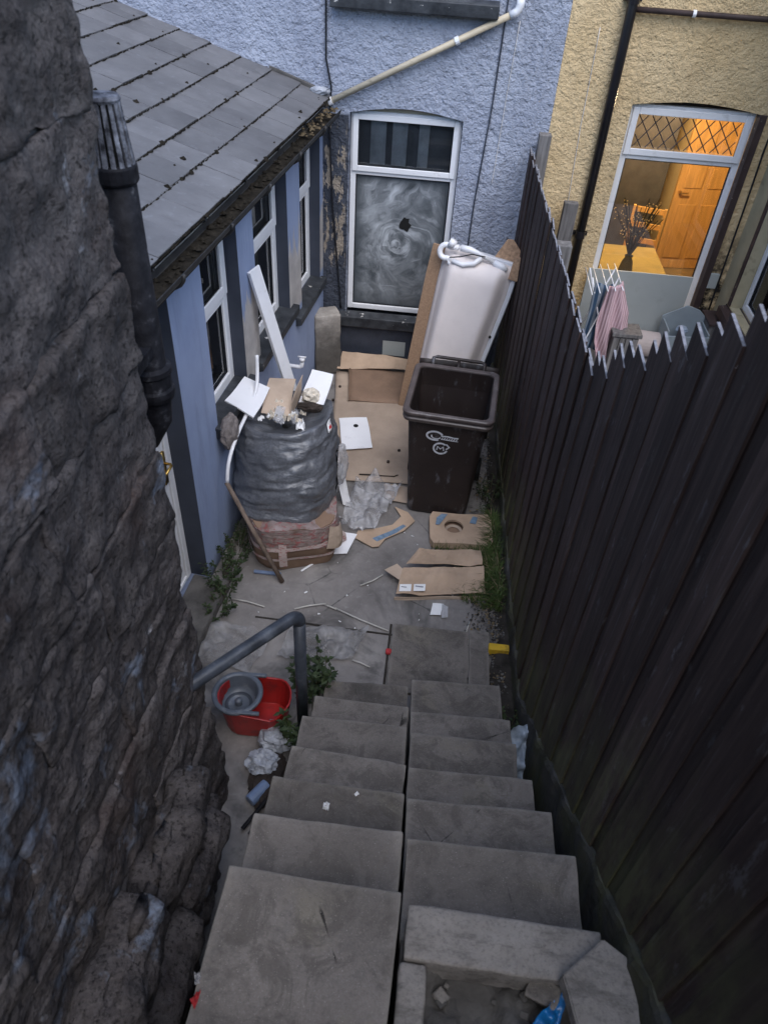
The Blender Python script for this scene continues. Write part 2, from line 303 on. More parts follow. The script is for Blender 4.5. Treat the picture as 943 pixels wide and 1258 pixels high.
    b.col(b.ramp(wv.outputs[1], [(.2, lin(.56, .36, .39)), (.8, lin(.72, .52, .55))])); b.bump(wv.outputs[1], .6, .008); M['pink_towel'] = b.m
    b = NB('blue_check_cloth', .9, .1)
    wv = b.n('ShaderNodeTexWave'); wv.inputs['Scale'].default_value = 6; b.l(b.pos, wv.inputs['Vector'])
    b.col(b.ramp(wv.outputs[1], [(.4, lin(.05, .09, .15)), (.6, lin(.24, .28, .33))])); M['check'] = b.m
    M['roll'] = simple('pale_roll', lin(.55, .46, .42), .7, .2, .12, 4)
    # glass
    b = NB('clear_glass', .03, .5); b.col(lin(.9, .92, .92))
    tr = b.n('ShaderNodeBsdfTransparent'); gl = b.n('ShaderNodeBsdfGlossy'); gl.inputs['Roughness'].default_value = .02
    fr = b.n('ShaderNodeFresnel'); fr.inputs[0].default_value = 1.5; mx = b.n('ShaderNodeMixShader')
    b.l(b.mul(fr.outputs[0], 1.6), mx.inputs[0]); b.l(tr.outputs[0], mx.inputs[1]); b.l(gl.outputs[0], mx.inputs[2]); b.l(mx.outputs[0], b.o.inputs[0]); M['glass'] = b.m
    # window soaped over on the inside
    b = NB('soaped_glass', .12, .5)
    def swirl(cx, cz, tw):
        # strokes that run round a centre: stretched noise in polar coordinates
        dx = b.mul(b.axis(0), cx, 'SUBTRACT'); dz = b.mul(b.axis(2), cz, 'SUBTRACT')
        r_ = b.mul(b.mul(b.mul(dx, dx), b.mul(dz, dz), 'ADD'), .5, 'POWER'); an = b.mul(dz, dx, 'ARCTAN2')
        cb = b.n('ShaderNodeCombineXYZ'); b.l(b.mul(b.mul(r_, 12), b.mul(b.noise(3, b.pos, 2), 5), 'ADD'), cb.inputs[0]); b.l(b.mul(b.mul(an, .55), b.mul(r_, tw), 'ADD'), cb.inputs[1]); cb.inputs[2].default_value = cx * 9
        return b.mul(b.mask(b.noise(1.0, cb.outputs[0], 4, .6, .3), .36, .68), b.mask(r_, .85, .35))
    sm = b.mul(b.mul(swirl(-.42, 1.22, 1.5), swirl(-.98, .55, 2), 'MAXIMUM'), b.mul(swirl(.12, .62, 2), swirl(-.75, 1.95, -2), 'MAXIMUM'), 'MAXIMUM')
    sm = b.mul(sm, b.mask_to(b.mask(b.noise(2.7, b.pos, 4), .36, .62), .12, 1.15)); sm = b.mul(sm, b.mul(b.mask(b.noise(2.6, b.map(b.pos, (1, 1, .6), (0, .5, 0)), 5, .7, 1.2), .40, .72), .75), 'MAXIMUM')
    # the wiped-on film fades out towards the edges of the pane
    ex = b.mul(b.mask(b.axis(0), -.84, -.72), b.mask(b.axis(0), .0, -.1)); ez = b.mul(b.mask(b.axis(2), .62, .78), b.mask(b.axis(2), 1.86, 1.74))
    sm = b.mul(sm, b.mul(ex, ez)); b.col(b.mix(sm, lin(.06, .07, .078), lin(.50, .53, .56)))
    b.l(b.mask_to(sm, .06, .6), b.p.inputs['Roughness']); M['soaped'] = b.m
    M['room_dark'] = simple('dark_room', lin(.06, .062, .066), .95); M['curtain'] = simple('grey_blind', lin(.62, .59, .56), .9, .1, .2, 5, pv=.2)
    M['sheet_grey'] = simple('grey_reflection_strip', lin(.30, .33, .35), .9)
    # warm room
    M['room_wall'] = simple('room_wall', lin(.42, .31, .16), .9, .1, .1, 2); M['room_floor'] = simple('room_floor', lin(.22, .15, .07), .7, .2, .2, 4)
    M['orange_wood'] = simple('orange_pine', lin(.50, .28, .09), .5, .3, .2, 3, stretch=(10, 10, 1)); M['dark_cloth'] = simple('dark_furniture', lin(.045, .04, .04), .8)
    M['table_cloth'] = simple('mustard_tablecloth', lin(.25, .185, .055), .7, .2, .2, 6); M['twig'] = simple('dark_twigs', lin(.03, .025, .02), .8)
    M['lead'] = simple('lead_strip', lin(.06, .05, .05), .5, .4); M['flower'] = simple('red_flower', lin(.55, .08, .03), .7); M['blossom'] = simple('pale_blossom', lin(.7, .6, .35), .8); M['green_ball'] = simple('green_toy', lin(.35, .40, .03), .6)
    b = NB('lamp_glow', .5); em = b.n('ShaderNodeEmission'); em.inputs[0].default_value = (1, .72, .38, 1); em.inputs[1].default_value = 6; b.l(em.outputs[0], b.o.inputs[0]); M['glow'] = b.m
    # plants and ground
    def leaf(key, a, c):
        b = NB(key, .6, .3); b.col(b.vary(b.ramp(b.noise(9, b.pos, 4), [(.3, a), (.7, c)]), .1)); M[key] = b.m
    leaf('leaf', lin(.016, .028, .011), lin(.045, .068, .024)); leaf('grass', lin(.028, .05, .012), lin(.085, .12, .03)); leaf('stem', lin(.05, .05, .025), lin(.10, .09, .05))
    leaf('dead', lin(.12, .085, .045), lin(.26, .2, .12))
    M['gravel'] = simple('gravel_bits', lin(.10, .095, .09), .9, .2, .6, 30, .4, 60, dirt=lin(.30, .29, .28), dscale=25)
    M['yellow_wood'] = simple('yellow_painted_timber', lin(.60, .38, .03), .6, .3, .2, 10, dirt=lin(.2, .13, .03), dscale=12)
    M['twigpale'] = simple('pale_stick', lin(.50, .48, .44), .7)
    M['turf'] = simple('garden_turf', lin(.05, .065, .025), .95, .1, .5, 3, .6, 20)
    M['roof_far'] = simple('house_roof_slate', lin(.10, .105, .12), .6, .4, .2, 3)
make_materials()

# ------------------------------------------------------------------ object helpers
def root_of(o):
    while o.parent: o = o.parent
    return o
def link(name, me, parent=None, mats=None, smooth=False, kind=None, label=None, category=None, group=None):
    o = bpy.data.objects.new(name, me); COL.objects.link(o)
    if parent: o.parent = parent
    if mats and me and not me.materials:
        for m in (mats if isinstance(mats, (list, tuple)) else [mats]): me.materials.append(M[m] if isinstance(m, str) else m)
    if smooth and me:
        for p in me.polygons: p.use_smooth = True
    if kind: o['kind'] = kind
    if label: o['label'] = label
    if category: o['category'] = category
    if group: o['group'] = group
    return o
def thing(name, label, cat, loc=(0, 0, 0), rz=0.0, group=None, kind=None):
    o = bpy.data.objects.new(name, None); COL.objects.link(o); o.empty_display_size = .1
    o.location = loc; o.rotation_euler = (0, 0, rz)
    if label: o['label'] = label
    if cat: o['category'] = cat
    if group: o['group'] = group
    if kind: o['kind'] = kind
    return o
def rootmat(parent):
    r = root_of(parent); return Matrix.Translation(r.location) @ r.rotation_euler.to_matrix().to_4x4()

class MB:
    def __init__(s): s.v = []; s.f = []; s.mi = []
    def add(s, vs, fs, mi=0, T=None):
        k = len(s.v); s.v += [Vector(T @ Vector(q)) if T else Vector(q) for q in vs]
        s.f += [tuple(i + k for i in f) for f in fs]; s.mi += [mi] * len(fs); return s
    def box(s, x0, x1, y0, y1, z0, z1, T=None, mi=0):
        vs = [(x, y, z) for x in (x0, x1) for y in (y0, y1) for z in (z0, z1)]
        fs = [(0, 1, 3, 2), (4, 6, 7, 5), (0, 4, 5, 1), (2, 3, 7, 6), (0, 2, 6, 4), (1, 5, 7, 3)]
        return s.add(vs, fs, mi, T)
    def prism(s, poly, a, b, plane='xz', T=None, mi=0):
        n = len(poly)
        mk = {'xz': lambda p, d: (p[0], d, p[1]), 'xy': lambda p, d: (p[0], p[1], d), 'yz': lambda p, d: (d, p[0], p[1])}[plane]
        vs = [mk(p, a) for p in poly] + [mk(p, b) for p in poly]
        fs = [tuple(range(n)), tuple(range(2 * n - 1, n - 1, -1))] + [(i, i + n, (i + 1) % n + n, (i + 1) % n) for i in range(n)]
        return s.add(vs, fs, mi, T)
    def tube(s, pts, r, seg=10, mi=0, cap=True, T=None):
        pts = [Vector(p) for p in pts]; rs = r if isinstance(r, (list, tuple)) else [r] * len(pts)
        vs = []; fs = []; up = None
        for i, p in enumerate(pts):
            d = (pts[min(i + 1, len(pts) - 1)] - pts[max(i - 1, 0)]).normalized()
            if up is None: up = Vector((0, 0, 1)) if abs(d.z) < .9 else Vector((1, 0, 0))
            a = d.cross(up).normalized(); b = a.cross(d).normalized(); up = b
            for k in range(seg):
                t = 2 * PI * k / seg; vs.append(p + (a * math.cos(t) + b * math.sin(t)) * rs[i])
        for i in range(len(pts) - 1):
            for k in range(seg):
                k2 = (k + 1) % seg; fs.append((i * seg + k, i * seg + k2, (i + 1) * seg + k2, (i + 1) * seg + k))
        if cap: fs += [tuple(range(seg - 1, -1, -1)), tuple((len(pts) - 1) * seg + k for k in range(seg))]
        return s.add(vs, fs, mi, T)
    def lathe(s, prof, seg=24, T=None, mi=0, sx=1, sy=1):
        vs = [(r * math.cos(2 * PI * k / seg) * sx, r * math.sin(2 * PI * k / seg) * sy, z) for r, z in prof for k in range(seg)]
        fs = [(i * seg + k, i * seg + (k + 1) % seg, (i + 1) * seg + (k + 1) % seg, (i + 1) * seg + k) for i in range(len(prof) - 1) for k in range(seg)]
        return s.add(vs, fs, mi, T)
    def grid(s, fn, nu, nv, mi=0, T=None):
        vs = [fn(i / nu, j / nv) for i in range(nu + 1) for j in range(nv + 1)]
        fs = [(i * (nv + 1) + j, (i + 1) * (nv + 1) + j, (i + 1) * (nv + 1) + j + 1, i * (nv + 1) + j + 1) for i in range(nu) for j in range(nv)]
        return s.add(vs, fs, mi, T)
    def mesh(s, name, T=None, weld=False):
        me = bpy.data.meshes.new(name); me.from_pydata([tuple(T @ q) if T else tuple(q) for q in s.v], [], s.f)
        for p, m in zip(me.polygons, s.mi): p.material_index = m
        bm = bmesh.new(); bm.from_mesh(me)
        if weld: bmesh.ops.remove_doubles(bm, verts=bm.verts, dist=1e-5)
        bmesh.ops.recalc_face_normals(bm, faces=bm.faces); bm.to_mesh(me); bm.free()
        return me
    def build(s, name, mats, parent=None, smooth=False, bevel=0, local=False, solid=0, weld=False, **kw):
        T = None
        if parent and not local: T = rootmat(parent).inverted()
        o = link(name, s.mesh(name, T, weld), parent, mats, smooth, **kw)
        if solid: m = o.modifiers.new('solid', 'SOLIDIFY'); m.thickness = solid; m.offset = 0
        if bevel: m = o.modifiers.new('bevel', 'BEVEL'); m.width = bevel; m.segments = 2; m.limit_method = 'ANGLE'; m.angle_limit = .7
        return o
def rough_mesh(name, size, cuts, amp, scale, seed, bevel=.01, T=None, ridged=False, facebias=None):
    bm = bmesh.new(); bmesh.ops.create_cube(bm, size=1)
    for v in bm.verts: v.co = Vector((v.co.x * size[0], v.co.y * size[1], v.co.z * size[2]))
    if bevel: bmesh.ops.bevel(bm, geom=list(bm.edges), offset=bevel, segments=2, affect='EDGES', profile=.6)
    for _ in range(8):
        long = [e for e in bm.edges if e.calc_length() > max(size) / cuts]
        if not long: break
        bmesh.ops.subdivide_edges(bm, edges=long, cuts=1, use_grid_fill=True)
    bm.normal_update(); off = Vector((seed * 3.7, seed * 1.3, seed * 2.1))
    for v in bm.verts:
        d = noise.fractal((v.co + off) * scale, 1.0, 2.0, 5)
        v.co += v.normal * d * amp
    me = bpy.data.meshes.new(name)
    bmesh.ops.triangulate(bm, faces=[f for f in bm.faces if len(f.verts) > 4])
    if T: bm.transform(T)
    bm.to_mesh(me); bm.free()
    for p in me.polygons: p.use_smooth = True
    return me
def rough(name, size, center, mats, parent=None, cuts=10, amp=.01, scale=4, seed=0, bevel=.012, rot=None, **kw):
    T = Matrix.Translation(center)
    if rot: T = T @ rot
    if parent: T = rootmat(parent).inverted() @ T
    return link(name, rough_mesh(name, size, cuts, amp, scale, seed, bevel, T), parent, mats, **kw)
def bilinear(c, u, v):
    a, b, d, e = [Vector(q) for q in c]
    return a * (1 - u) * (1 - v) + b * u * (1 - v) + d * u * v + e * (1 - u) * v
def sheet(corners, n=12, amp=.01, scale=5, seed=0, curl=0.0, m=None, lift=0.0, fold=False):
    mb = MB(); nrm = (Vector(corners[1]) - Vector(corners[0])).cross(Vector(corners[3]) - Vector(corners[0])).normalized()
    if nrm.z < 0: nrm = -nrm
    def fn(u, v):
        p = bilinear(corners, u, v); q = (p + Vector((seed * 5.1, seed * 2.3, seed))) * scale
        d = noise.fractal(q, 1, 2, 3)
        if fold: d = abs(d) * 1.6
        else: d = d * .5 + .5
        e = max(abs(u - .5), abs(v - .5)) * 2
        return p + nrm * (amp * d + curl * max(0, e - .6) ** 2 * 6 + lift) + Vector((noise.noise(q * .8 + Vector((7, 0, 0))), noise.noise(q * .8 + Vector((0, 7, 0))), 0)) * .018 * max(0, e - .8) * 5
    return mb.grid(fn, n, m or n)
def rot(ax, deg): return Matrix.Rotation(math.radians(deg), 4, ax)

# ================================================================== SETTING
def build_ground():
    xs = [-60, -30, -15, -8, -5, -3, -1.75, -1.65, .93, 1.0, 1.6, 2.6, 5, 8, 15, 30, 60]
    ys = [-60, -30, -12, -5, -2, -1.2, -1.1, 0, .6, 1.2, 1.8, 2.4, 3, 8, 20, 60]
    def h(x, y):
        hill = min(2.36, max(-.06, (3.0 - y) * .66 - .06)) if y < 3 else -.06
        if y < -2: hill = 2.36 + min(9, (-2 - y) * .45)  # unseen slope behind the camera, added to cut sky light on the near steps
        if -1.7 < x < .95 and y > -1.15: return -.06
        return hill
    mb = MB(); ny = len(ys)
    vs = [(x, y, h(x, y)) for x in xs for y in ys]
    fs = [(i * ny + j, (i + 1) * ny + j, (i + 1) * ny + j + 1, i * ny + j + 1) for i in range(len(xs) - 1) for j in range(ny - 1)]
    mb.add(vs, fs).build('ground', 'turf', kind='structure')
    # the yard: concrete with gentle hollows
    mb = MB()
    def fn(u, v):
        x = -1.62 + 2.5 * u; y = 1.0 + 5.85 * v
        return (x, y, .004 + .006 * noise.fractal(Vector((x, y, 0)) * 1.6, 1, 2, 4))
    yard = mb.grid(fn, 60, 120).build('yard', 'yard', smooth=True, kind='structure')
    # strip of bare soil along the fence
    mb = MB()
    def fs_(u, v):
        y = 2.2 + 4.6 * v; x0 = .60 - .05 * noise.noise(Vector((0, y * 2, 0))); x1 = .72 + (5 - y) * .0332
        x = x0 + (x1 - x0) * u
        return (x, y, .012 + .02 * math.sin(PI * u) + .02 * noise.fractal(Vector((x, y, 3)) * 5, 1, 2, 4))
    mb.grid(fs_, 8, 90).build('soil_strip', 'soil', smooth=True, kind='structure')
    # expansion gap and darker damp bay at the foot of the steps
    mb = MB(); mb.box(-1.1, -.09, 3.229, 3.241, .0, .010, rot('Z', -1.5)); mb.build('joint', 'soil', yard)
    mb = MB(); mb.box(-.082, -.066, 2.74, 3.33, 0, .011); mb.build('joint', 'soil', yard)
    # two flags let into the ground in front of the steps
    link('flagstone', rough_mesh('flagstone', (.515, .55, .05), 14, .004, 6, 31, .006, Matrix.Translation((.20, 3.045, .008))), yard, 'flag')
    link('flagstone', rough_mesh('flagstone', (.135, .54, .05), 14, .004, 6, 32, .006, Matrix.Translation((.535, 3.07, .006))), yard, 'flag')
build_ground()

# steps: two columns of flags, 0.2 m rises
NY = [(2.68, 2.70), (2.42, 2.42), (2.16, 2.16), (1.86, 1.84), (1.59, 1.58), (1.32, 1.32), (1.04, 1.02)]
XL = [-.42, -.45, -.47, -.47, -.485, -.49, -.505]
NR = [(2.75, 2.78), (2.39, 2.41), (2.13, 2.14), (1.82, 1.83), (1.56, 1.58), (1.30, 1.31), (.98, .965)]
XR = [.65, .67, .655, .69, .72, .75, .77]
def build_steps():
    st = thing('stone_steps', None, None, kind='structure')
    rnd = random.Random(3)
    def slab(x0, x1, ya, yb, z, depth, seed, mat='flag', th=.055, amp=.006):
        y1 = (ya + yb) / 2; cx = (x0 + x1) / 2
        T = Matrix.Translation((cx, y1 - depth / 2, z - th / 2 + rnd.uniform(-.004, .004))) @ rot('Z', math.degrees(math.atan2(yb - ya, x1 - x0)) + rnd.uniform(-.5, .5)) @ rot('Y', rnd.uniform(-.5, .5)) @ rot('X', rnd.uniform(-.6, .6))
        link('flagstone', rough_mesh('flagstone', (x1 - x0, depth, th), 16, amp, 5, seed, .007, T), st, mat)
    for i in range(7):
        z = .2 * (i + 1); d = .37 if i < 6 else .585
        slab(XL[i], .086, NY[i][0], NY[i][1], z, d, i + 1)
        if i < 6: slab(.106, XR[i], NR[i][0], NR[i][1], z, d + (.03 if i == 0 else 0), i + 20)
    # broken step: only a rough kerb is left, with the packing behind it showing
    link('kerb_stone', rough_mesh('kerb_stone', (.635, .165, .15), 26, .008, 5, 44, .009, Matrix.Translation((.435, .90, 1.325)) @ rot('Z', -1.2)), st, 'sandstone')
    link('kerb_stone', rough_mesh('kerb_stone', (.085, .42, .12), 18, .010, 6, 45, .012, Matrix.Translation((.15, .61, 1.325))), st, 'sandstone')
    mb = MB()
    def dirt(u, v):
        x = .14 + .66 * u; y = .40 + .48 * v
        return (x, y, 1.25 + .085 * noise.fractal(Vector((x, y, 1)) * 7, .9, 2, 5) + .05 * (u - .5) ** 2)
    mb.grid(dirt, 40, 30).build('packing', 'core', st, smooth=True)
    rq = random.Random(77)
    for k in range(14):
        x, y = rq.uniform(.22, .62), rq.uniform(.5, .82); sz = rq.uniform(.015, .045)
        link('rubble', rough_mesh('rubble', (sz, sz * .8, sz * .5), 4, sz * .2, 20, k, sz * .1, Matrix.Translation((x, y, 1.27)) @ rot('Z', rq.uniform(0, 180)) @ rot('X', rq.uniform(-20, 20))), st, 'core' if k % 3 else 'sandstone')
    # flags of the flight that goes on up behind the viewpoint
    for k in range(5):
        z = 1.6 + .2 * k; y = .44 - .26 * k
        slab(-.51, .086, y, y, z, .36, 60 + k); slab(.106, .79, y, y, z, .36, 70 + k)
    slab(-.51, .79, -.80, -.80, 2.605, 1.2, 80)
    # core under the flags
    mb = MB(); prof = []
    for i in range(7):
        yn = max(NY[i][0], NY[i][1]) - .045
        prof += [(yn, .2 * i - .07 if i else -.05), (yn, .2 * (i + 1) - .062)]
    for k in range(5):
        yn = .40 - .26 * k; prof += [(yn, 1.4 + .2 * k - .062 if k else 1.338), (yn, 1.6 + .2 * k - .062)]
    prof += [(-.85, 2.338), (-.85, 2.54), (-2.0, 2.54), (-2.0, -.05)]
    mb.prism(prof, -.455, .075, 'yz'); mb.build('core', 'core', st)
    mb = MB(); prof = []
    for i in range(6):
        yn = NR[i][0] - .05
        prof += [(yn, .2 * i - .07 if i else -.05), (yn, .2 * (i + 1) - .062)]
    prof += [(.93, 1.138), (.93, 1.235), (.40, 1.235), (.40, 1.538)]
    for k in range(1, 5):
        yn = .40 - .26 * k; prof += [(yn, 1.338 + .2 * k), (yn, 1.538 + .2 * k)]
    prof += [(-.85, 2.338), (-.85, 2.54), (-2.0, 2.54), (-2.0, -.05)]
    mb.prism(prof, .11, .635, 'yz'); mb.build('core', 'core', st)
build_steps()

# ---- old stone wall on the left
def build_stone_wall():
    wl = thing('stone_wall', 'high rough dark stone wall beside the steps with whitish lime stains', 'wall', (-1.2, 0, 0))
    MB().box(-1.50, -.975, -3.2, 2.035, -.1, 6.4).build('mortar', 'mortar', wl)  # upper part out of view, built up tall to darken the near steps
    rnd = random.Random(11); z = -.05; c = 0
    while z < 6.35:
        h = rnd.uniform(.26, .46); y = 2.07; batter = .05 * max(0, 1.0 - z) 
        while y > -3.0:
            L = rnd.uniform(.35, .85)
            if y - L < -2.7: L = y + 3.1
            near = y > -.9
            size = (.24 + rnd.uniform(-.01, .01), L + .004, h + .002)
            xo = -1.062 + rnd.uniform(-.010, .012) + batter
            T = Matrix.Translation((xo + 1.2, y - L / 2, z + h / 2)) @ rot('X', rnd.uniform(-2.5, 2.5)) @ rot('Z', rnd.uniform(-1.5, 1.5))
            link('stone', rough_mesh('stone', size, 30 if near else 8, .024, 7.5, rnd.uniform(0, 50), .012, T), wl, 'wallstone')
            y -= L
        z += h; c += 1
    # rubble footing that widens towards the steps
    for (y0, y1, x1, z1) in ((1.78, 1.45, -.83, .45), (1.62, 1.10, -.765, .62), (1.12, .62, -.735, .70), (.64, .1, -.73, .95), (.12, -.5, -.72, 1.2), (-.5, -1.2, -.72, 1.4), (1.60, 1.0, -.79, 1.05), (1.02, .4, -.76, 1.2)):
        lo = 0 if (y0, x1) not in ((1.60, -.79), (1.02, -.76)) else .55
        T = Matrix.Translation(((x1 - 1.0) / 2 + 1.2, (y0 + y1) / 2, (z1 + lo) / 2 - .02)) @ rot('Y', 12); link('stone', rough_mesh('stone', (x1 + 1.0, y0 - y1 + .02, z1 - lo + .04), 22, .05, 4.5, y0 * 7, .13, T), wl, 'wallstone')
    # far end quoins and coping
    z = -.05
    while z < 6.3:
        h = rnd.uniform(.28, .45)
        T = Matrix.Translation((-1.32 + 1.2, 1.97, z + h / 2)); link('stone', rough_mesh('stone', (.38, .2, h - .012), 10, .025, 5, rnd.uniform(0, 50), .02, T), wl, 'wallstone'); z += h
build_stone_wall()

# ---- extension on the left
EX, EY = -1.12, 6.82; EA = math.radians(5.18)
T_EX = Matrix(((math.cos(EA), math.sin(EA), 0, EX), (-math.sin(EA), math.cos(EA), 0, EY), (0, 0, 1, 0), (0, 0, 0, 1)))   # local x = outwards into the yard, local y = along the wall (0 at the blue house)
def window_unit(mb_parent, name, T, w, h, transom, fw=.065, d=.06, opening_top=True, mats='upvc', glass='glass', glass_top=None, label=None):
    """frame in the local xz plane, x 0..w, z 0..h, front at y=0 (towards -y)"""
    win = MB()
    win.box(0, fw, 0, d, 0, h, T).box(w - fw, w, 0, d, 0, h, T).box(fw, w - fw, .002, d, 0, fw, T).box(fw, w - fw, .002, d, h - fw, h, T)
    win.box(fw, w - fw, .001, d, transom - fw * .55, transom + fw * .55, T)
    o = win.build(name, mats, mb_parent, bevel=.006)
    if label: o['label'] = label
    if opening_top:      # projecting opening light
        s = MB(); a, b_, c, e = fw * .35, w - fw * .35, transom + fw * .1, h - fw * .4; q = fw * .95; f = -.018
        s.box(a, a + q, f, -.001, c, e, T).box(b_ - q, b_, f, -.001, c, e, T).box(a + q, b_ - q, f + .002, -.001, c, c + q, T).box(a + q, b_ - q, f + .002, -.001, e - q, e, T)
        s.build('sash', mats, o, bevel=.005)
    g = MB(); g.box(fw - .005, w - fw + .005, d * .5, d * .5 + .006, fw - .005, transom - fw * .5, T); g.build('pane', glass, o)
    g = MB(); g.box(fw - .005, w - fw + .005, d * .5, d * .5 + .006, transom + fw * .5, h - fw + .005, T); g.build('pane', glass_top or glass, o)
    gk = MB()
    for (z0, z1) in ((fw, transom - fw * .55), (transom + fw * .55, h - fw)):
        k = .009; gk.box(fw, fw + k, .018, d * .5, z0, z1, T).box(w - fw - k, w - fw, .018, d * .5, z0, z1, T).box(fw + k, w - fw - k, .019, d * .5, z0, z0 + k, T).box(fw + k, w - fw - k, .019, d * .5, z1 - k, z1, T)
    gk.build('gasket', 'cable', o)
    return o
def build_extension():
    ex = thing('rear_extension', 'low blue painted rear extension with slate roof and white windows', 'extension', (EX, EY, 0))
    B = lambda mb, s0, s1, o0, o1, z0, z1, mi=0: mb.box(o0, o1, s0, s1, z0, z1, T_EX, mi)
    op = [(-4.28, -3.29, .06, 2.24), (-2.83, -2.215, 1.07, 2.22), (-1.90, -1.10, 1.09, 2.22), (-.75, -.105, .94, 2.22)]
    wall = MB(); th = -.26; s = -4.85
    for (a, b_, z0, z1) in op:
        B(wall, s, a, th, 0, -.05, 2.44); B(wall, a, b_, th, 0, -.05, z0); B(wall, a, b_, th, 0, z1, 2.44); s = b_
    B(wall, s, 0, th, 0, -.05, 2.44); wall.build('wall', 'blue_paint', ex)
    for (a, b_, z0, z1) in op:      # slate-blue painted far reveals
        rv = MB(); B(rv, b_ - .004, b_ - .0005, -.2, -.001, z0, z1 - .001); rv.build('reveal', 'slate_paint', ex)
    iw = MB(); B(iw, -4.85, 0, -1.2, -1.15, 0, 2.4); B(iw, -4.85, -.02, -1.15, -.27, .02, .05); iw.build('interior', 'room_dark', ex)
    lw = MB(); B(lw, -4.85, -.0, -2.9, -2.7, 0, 3.1); B(lw, -4.85, -4.72, -2.7, -.26, -.05, 2.42); lw.build('wall', 'blue_paint', ex)
    # windows (front of the frames is 10 cm inside the wall face)
    for (a, b_, z0, z1), tr in zip(op[1:], (.66, .70, .83)):
        T = T_EX @ Matrix.Translation((-.10, a, z0)) @ rot('Z', 90)
        win = window_unit(ex, 'window', T, b_ - a, z1 - z0, tr, .075, opening_top=True)
        cu = MB(); n = int((b_ - a) / .055)
        for k in range(n):
            y = a + .03 + k * .055; B(cu, y, y + .04, -.175 - .01 * (k % 2), -.170 - .01 * (k % 2), z0 + .05, z1 - .05)
        cu.build('blind', 'curtain', win)
    for (a, b_, z) in ((-2.88, -2.15, 1.082), (-2.02, -1.0, 1.102), (-.96, -.06, .952)):
        sl_ = MB(); sl_.prism([(-.098, z), (.055, z - .015), (.055, z - .085), (.001, z - .10), (.001, z - .035), (-.098, z - .035)], a, b_, 'xz', T_EX)
        sl_.build('sill', 'sill', ex, bevel=.006)
    # white door in its frame
    a, b_, z0, z1 = op[0]; T = T_EX @ Matrix.Translation((-.13, a, z0)) @ rot('Z', 90)
    dr = MB(); w_ = b_ - a; h_ = z1 - z0
    dr.box(0, .06, 0, .07, 0, h_, T).box(w_ - .06, w_, 0, .07, 0, h_, T).box(.06, w_ - .06, .002, .07, h_ - .06, h_, T).box(.06, w_ - .06, .002, .09, 0, .03, T)
    fr_ = dr.build('door_frame', 'upvc', ex, bevel=.005)
    lf = MB(); lf.box(.066, w_ - .066, .012, .06, .035, h_ - .066, T); lf.box(.16, w_ - .16, .004, .012, .2, .85, T); lf.box(.16, w_ - .16, .004, .012, 1.0, h_ - .2, T)
    leaf = lf.build('door', 'upvc', ex, bevel=.008)
    hd = MB(); hx = w_ - .105; hd.box(hx - .018, hx + .018, -.004, .012, .92, 1.16, T); hd.tube([(hx, -.004, 1.08), (hx, -.045, 1.08), (hx - .012, -.055, 1.08), (hx - .1, -.055, 1.075)], .009, 8, T=T)
    hd.build('handle', 'brass', leaf, smooth=True)
    rough('door_step', (.26, 1.02, .13), T_EX @ Vector((.03, -3.82, .02)), 'core', ex, 16, .012, 5, 4, .015, rot('Z', -5.18))
    # fascia, soffit
    fs_ = MB(); B(fs_, -4.85, -.02, .0015, .022, 2.235, 2.40); B(fs_, -4.85, -.02, .022, .034, 2.235, 2.262); fs_.build('fascia', 'upvc', ex)
    # gutter
    gt = MB(); seg = 8; r_ = .076
    def half(rr, s): return [T_EX @ Vector((.112 + rr * math.cos(PI + PI * k / seg), s, 2.415 + rr * math.sin(PI + PI * k / seg) - .02 * (1 - abs(s) / 4.8) * 0)) for k in range(seg + 1)]
    for i in range(24):
        s0 = -4.9 + i * (4.78 / 24); s1 = s0 + 4.78 / 24
        o0, o1, i0, i1 = half(r_, s0), half(r_, s1), half(r_ - .005, s0), half(r_ - .005, s1)
        for k in range(seg):
            gt.add([o0[k], o0[k + 1], o1[k + 1], o1[k]], [(0, 1, 2, 3)]); gt.add([i0[k], i0[k + 1], i1[k + 1], i1[k]], [(3, 2, 1, 0)])
        for k in (0, seg): gt.add([o0[k], i0[k], i1[k], o1[k]], [(0, 1, 2, 3)])
    g_o = gt.build('gutter', 'gutter', ex, weld=True)
    for s in (-3.45, -2.75, -2.05, -1.35, -.65):
        br = MB(); pts = [T_EX @ Vector((.112 + .081 * math.cos(PI * .95 + PI * 1.05 * k / 8), s, 2.415 + .081 * math.sin(PI * .95 + PI * 1.05 * k / 8))) for k in range(9)]
        br.tube(pts, .011, 6); br.build('bracket', 'gutter', g_o, smooth=True)
    mb = MB(); rr = random.Random(5)
    for i in range(420):
        s = rr.uniform(-4.7, -.14); far = s > -1.0
        if not far and rr.random() < .4: continue
        sz = rr.uniform(.008, .024); p = T_EX @ Vector((.112 + rr.uniform(-.055, .055), s, 2.378 + (.03 if far else 0) + rr.uniform(0, .02)))
        q = rr.uniform(0, 6); mb.add([(-sz, 0, 0), (0, -sz, 0), (sz, 0, 0), (0, sz, 0), (0, 0, sz * .8)], [(0, 1, 4), (1, 2, 4), (2, 3, 4), (3, 0, 4)], 1 if (far and rr.random() < .7) else 0, Matrix.Translation(p) @ Matrix.Rotation(q, 4, 'Z'))
    B(mb, -4.85, -.13, .05, .174, 2.368, 2.382); mb.build('gutter_debris', ['moss', 'moss_brown'], ex, kind='stuff')
    # roof: deck and single slates in courses
    sl = .32; th_ = math.atan(sl)
    T_R = T_EX @ Matrix.Translation((.12, 0, 2.46)) @ Matrix.Rotation(th_, 4, 'Y')     # local -x runs up the slope
    rf = MB(); rf.box(-2.95, -.085, -4.95, -.005, -.09, -.03, T_R); roof = rf.build('roof', 'moss', ex)
    rnd = random.Random(21); cs = .258; k = 0
    proto = {}
